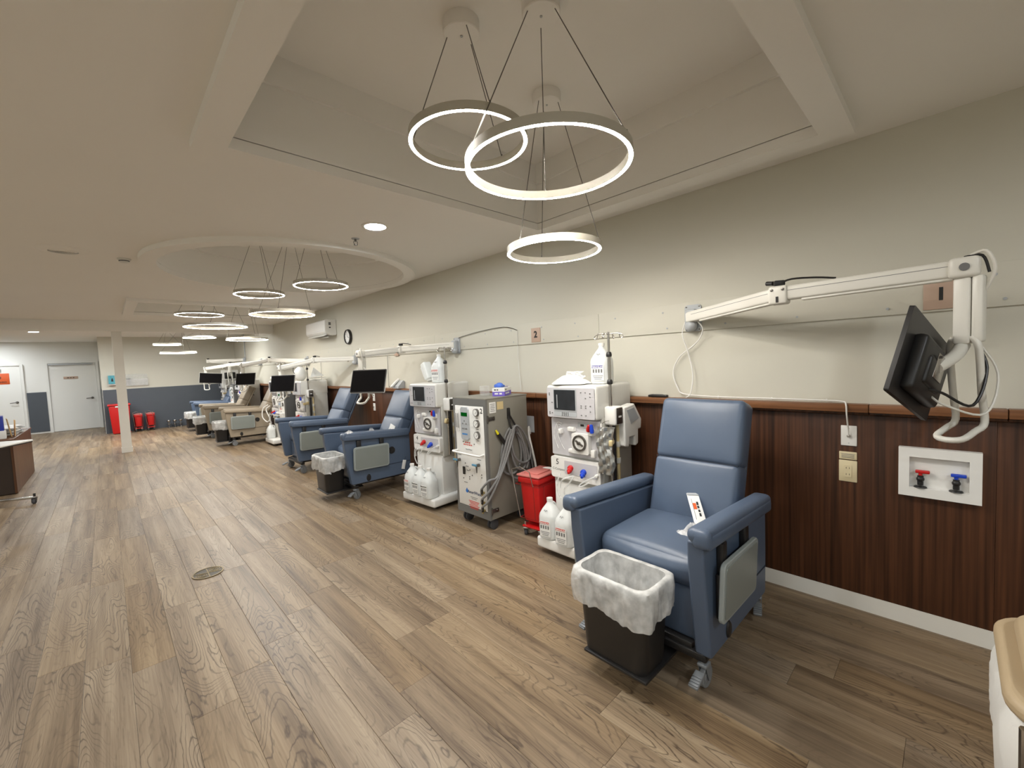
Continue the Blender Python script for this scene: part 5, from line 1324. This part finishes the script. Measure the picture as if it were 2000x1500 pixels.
crushed('crumpled_wrapper', 'small white wrapper on the arm of the side-tagged recliner', (1.90, 4.63, .771), (.045, .035, .035), 8, M_bag)
p2_ = thing('white_packet', 'white printed packet standing against the side-tagged recliner back', 'packet', (2.475, 4.80, .655))
G().box((0, 0, .06), (.004, .13, .13), RY(.35) @ RX(.2)).build('packet_card', M_label, p2_, smooth=False); ink('packet_print', .085, .014, M_inkgrey, p2_, RY(.35) @ RX(.2) @ on_negx(-.0026, 0, .06))

# ================================================================== FLOOR DRAIN
fd = thing('floor_drain', 'round brass floor drain cover let into the vinyl planks', 'floor drain', (.457, 3.876, .0012), .6)
G().lathe([(.0001, 0), (.098, 0), (.098, .002), (.0001, .002)], n=40, cap=False).build('drain_plate', mat('drain_dark', srgb(52, 44, 30), .45, .4), fd)
G().lathe([(.090, .002), (.099, .002), (.099, .0045), (.090, .0045), (.090, .002)], n=40, cap=False).build('drain_rim', M_brass, fd)
for s in (-1, 1):
    for k in range(3):
        rr = .012+.012*k
        G().lathe([(rr, .002), (rr+.004, .002), (rr+.004, .004), (rr, .004), (rr, .002)], T(s*.048, 0, 0), n=18, cap=False).build('drain_ring', M_brass, fd)
for a in (.6, -.6): G().box((0, 0, .003), (.006, .17, .002), RZ(a)).build('drain_bar', M_brass, fd, smooth=False)

# ================================================================== BINS AT THE RIGHT EDGE
def hamper(x0, x1, y0, y1, h, label, bag=True, body=True):
    cx, cy = (x0+x1)/2, (y0+y1)/2; w, d = x1-x0, y1-y0
    root = thing('hamper', label, 'waste hamper', (cx, cy, 0))
    o = G().prism(rrect(w, d, .11, 8), h-.050, h-.012).build('lid_rim', M_beigebin, root); bv = o.modifiers.new('bevel', 'BEVEL'); bv.width = .014; bv.segments = 3; bv.limit_method = 'ANGLE'
    lid = G().prism(rrect(w-.07, d-.07, .09, 8), h-.02, h+.026).build('lid', M_beigebin, root); bv = lid.modifiers.new('bevel', 'BEVEL'); bv.width = .020; bv.segments = 4; bv.limit_method = 'ANGLE'
    G().rbox((w*.02, d*.28, h+.030), (w*.26, .030, .016), .008, 2).build('lid_grip', mat('bin_grip', srgb(150, 132, 106), .5), lid)
    G().rbox((0, 0, (h-.05)/2+.06), (w-.09, d-.09, h-.16), .05, 3, taper=(.78, .78)).build('hamper_body', M_beigebin, root)
    if bag:
        K = 80; P = rperim(w-.02, d-.02, .11, 96); n = len(P); V = []; prof = [(.985, h-.045), (1.05, h-.085), (1.085, h-.15), (1.07, h-.23), (.99, h-.30)]
        for j, (s, z) in enumerate(prof):
            for i, (px_, py_) in enumerate(P):
                a = 2*PI*i/n; wv = 1+.012*math.sin(11*a+j)+.010*math.sin(23*a-2*j)+.006*math.sin(41*a+j*3)
                V.append((px_*s*wv, py_*s*wv, z+(.02*math.sin(7*a)+.012*math.sin(17*a))*(j/4)))
        G().add(V, [(j*n+i, j*n+(i+1) % n, (j+1)*n+(i+1) % n, (j+1)*n+i) for j in range(len(prof)-1) for i in range(n)]).build('hamper_liner', mat('white_bag_film', (.74, .73, .70, 1), .35, var=.06, scale=20, bump=.5, bscale=50), root, angle=60)
    for sx in (-1, 1):
        for sy2 in (-1, 1): G().tube([(sx*(w/2-.03), sy2*(d/2-.03), h-.05), (sx*(w/2-.035), sy2*(d/2-.035), .03)], .011, 8, 1).build('stand_leg', M_chrome, root)
    G().rbox((0, 0, .03), (w-.06, d-.06, .03), .012, 2).build('stand_base', M_beigebin, root)
    return root
hamper(1.30, 1.815, -.50, -.085, .735, 'tall beige lidded hamper with a white bag skirt by the walnut wall')
hamper(.86, 1.262, -.36, .0, .62, 'shorter beige lidded bin in front of the tall hamper', bag=False)

# ================================================================== RECEPTION DESK AND TROLLEY TABLE
dk = thing('reception_desk', 'walnut desk with a brown top near the white doors', 'desk', (-.95, 9.65, 0))
G().box((-.012, 0, .36), (.024, 1.90, .70)).build('end_panel', M_desk, dk, smooth=False)
G().box((-.80, -.92, .36), (1.56, .03, .70)).build('front_panel', mat('desk_dark_panel', srgb(46, 32, 22), .5), dk, smooth=False)
G().box((-.80, .92, .36), (1.56, .03, .70)).build('rear_panel', M_desk, dk, smooth=False)
G().rbox((-.80, 0, .725), (1.62, 1.94, .028), .004, 1).build('desk_top', M_desk, dk)
def on_desk(px, py, z=.74): return at_z(px, py, z)
bi = thing('ring_binder', 'blue ring binder standing in the white tray on the desk', 'binder', (-1.09, 9.02, .741), .1)
G().rbox((0, 0, .16), (.09, .26, .29), .006, 1).build('binder_cover', M_binder, bi); G().tube([(0, -.03, .30), (0, 0, .335), (0, .04, .305)], .005, 6, 4).build('binder_loop', M_black, bi)
G().rbox((.0, 0, .055), (.12, .30, .11), .004, 1).build('file_tray', M_label, bi)
mf = thing('manila_folder', 'manila folder standing open on the desk beside the binder', 'folder', (-1.0, 9.15, .741), .15)
G().box((0, 0, .13), (.008, .22, .25), RY(-.12)).build('folder_front', M_manila, mf, smooth=False); G().box((.03, 0, .12), (.006, .20, .22), RY(.05)).build('folder_back', M_manila, mf, smooth=False)
for k, (yy, lab) in enumerate(((9.45, 'stack of papers with black clips on the desk behind the manila folder'), (9.85, 'low pile of papers on the desk end close to the doors'))):
    st = thing('paper_pile', lab, 'papers', (-1.08, yy, .741), .2*k)
    for j in range(5): G().box((.01*math.sin(3*j), .01*math.cos(5*j), .012+.022*j), (.21, .29, .014), RZ(.25*math.sin(2*j+k))).build('paper_sheaf', M_label if j % 2 == 0 else M_lgrey, st, smooth=False)
    G().rbox((.06, .05, .10-.012), (.05, .12, .03), .005, 1).build('clip', M_black, st)
tb = thing('overbed_table', 'white-topped overbed table on a steel wheeled base before the desk', 'table', (-1.05, 8.0, 0), math.atan2(-.9, -.44))
G().rbox((.06, 0, .745), (.80, .40, .024), .010, 2).build('table_top', M_label, tb)
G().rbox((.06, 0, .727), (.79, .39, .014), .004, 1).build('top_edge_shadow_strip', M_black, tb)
G().rbox((.30, .0, .40), (.07, .05, .66), .008, 1).build('lift_column', M_dsteel, tb)
G().rbox((.02, 0, .075), (.04, .78, .03), .008, 1).build('base_rail', M_chrome, tb)
G().rbox((.16, 0, .075), (.30, .05, .03), .008, 1).build('base_cross_rail', M_chrome, tb)
for x_, y_ in ((.02, -.37), (.02, .37), (.30, 0)):
    caster(tb, x_, y_, .027, .3, False, metal=M_black)

# ================================================================== BEFORE THE SLATE WALL
rbn = thing('red_bin', 'tall red lidded waste bin against the slate wall beside the column', 'waste bin', (.22, 15.50, 0))
G().rbox((0, 0, .38), (.42, .40, .74), .03, 2, taper=(.80, .80)).build('bin_body', M_red, rbn)
G().rbox((0, 0, .775), (.46, .44, .045), .018, 2).build('bin_lid', M_red, rbn); G().rbox((.02, -.205, .73), (.20, .012, .035), .004, 1).build('lid_label', M_label, rbn)
G().rbox((.12, -.20, .04), (.14, .06, .03), .01, 1).build('foot_pedal', M_red, rbn)
dp = thing('mask_dispenser', 'teal mask dispenser box on the wall beside the column', 'dispenser', (.125, YF, 1.43))
G().box((0, -.055, .02), (.125, .11, .23)).build('dispenser_box', M_teal, dp, smooth=False); G().prism([(-.02, -.05), (.025, -.05), (.02, .01), (.005, .055), (-.015, .01)], 0, .002, on_negy(.01, -.111, .02)).build('printed_figure', M_ink, dp, smooth=False)
G().box((0, -.06, -.115), (.14, .13, .02)).build('dispenser_shelf', M_offw, dp, smooth=False)
rk = thing('brochure_rack', 'clear acrylic brochure rack on the wall above the slate', 'rack', (.64, YF, 1.42))
G().box((0, -.006, 0), (.46, .006, .32)).build('rack_back', M_acry, rk, smooth=False); G().box((0, -.07, -.07), (.46, .006, .18)).build('rack_front', M_acry, rk, smooth=False)
for s in (-1, 1): G().box((s*.228, -.038, -.05), (.006, .064, .22)).build('rack_side', M_acry, rk, smooth=False)
G().box((0, -.038, -.158), (.46, .064, .006)).build('rack_floor', M_acry, rk, smooth=False)
for k in range(3): G().box((-.20+.03*k, -.04, -.03), (.006, .05, .18)).build('leaflet', M_lgrey, rk, smooth=False)
for k in range(3):
    cp_ = thing('chrome_stand', 'small two-tier chrome stand on the floor before the slate wall', 'stand', (1.235+.135*k, 15.62, 0), 0, 'chrome stands by the slate wall')
    G().lathe([(.0001, 0), (.045, 0), (.045, .006), (.010, .012), (.008, .085), (.048, .095), (.048, .105), (.010, .110), (.008, .165), (.0001, .165)], n=20, cap=False).build('stem', M_chrome, cp_)
    G().lathe([(.0001, .160), (.036, .162), (.052, .205), (.046, .205), (.032, .170), (.0001, .168)], n=20, cap=False).build('cup', M_chrome, cp_)
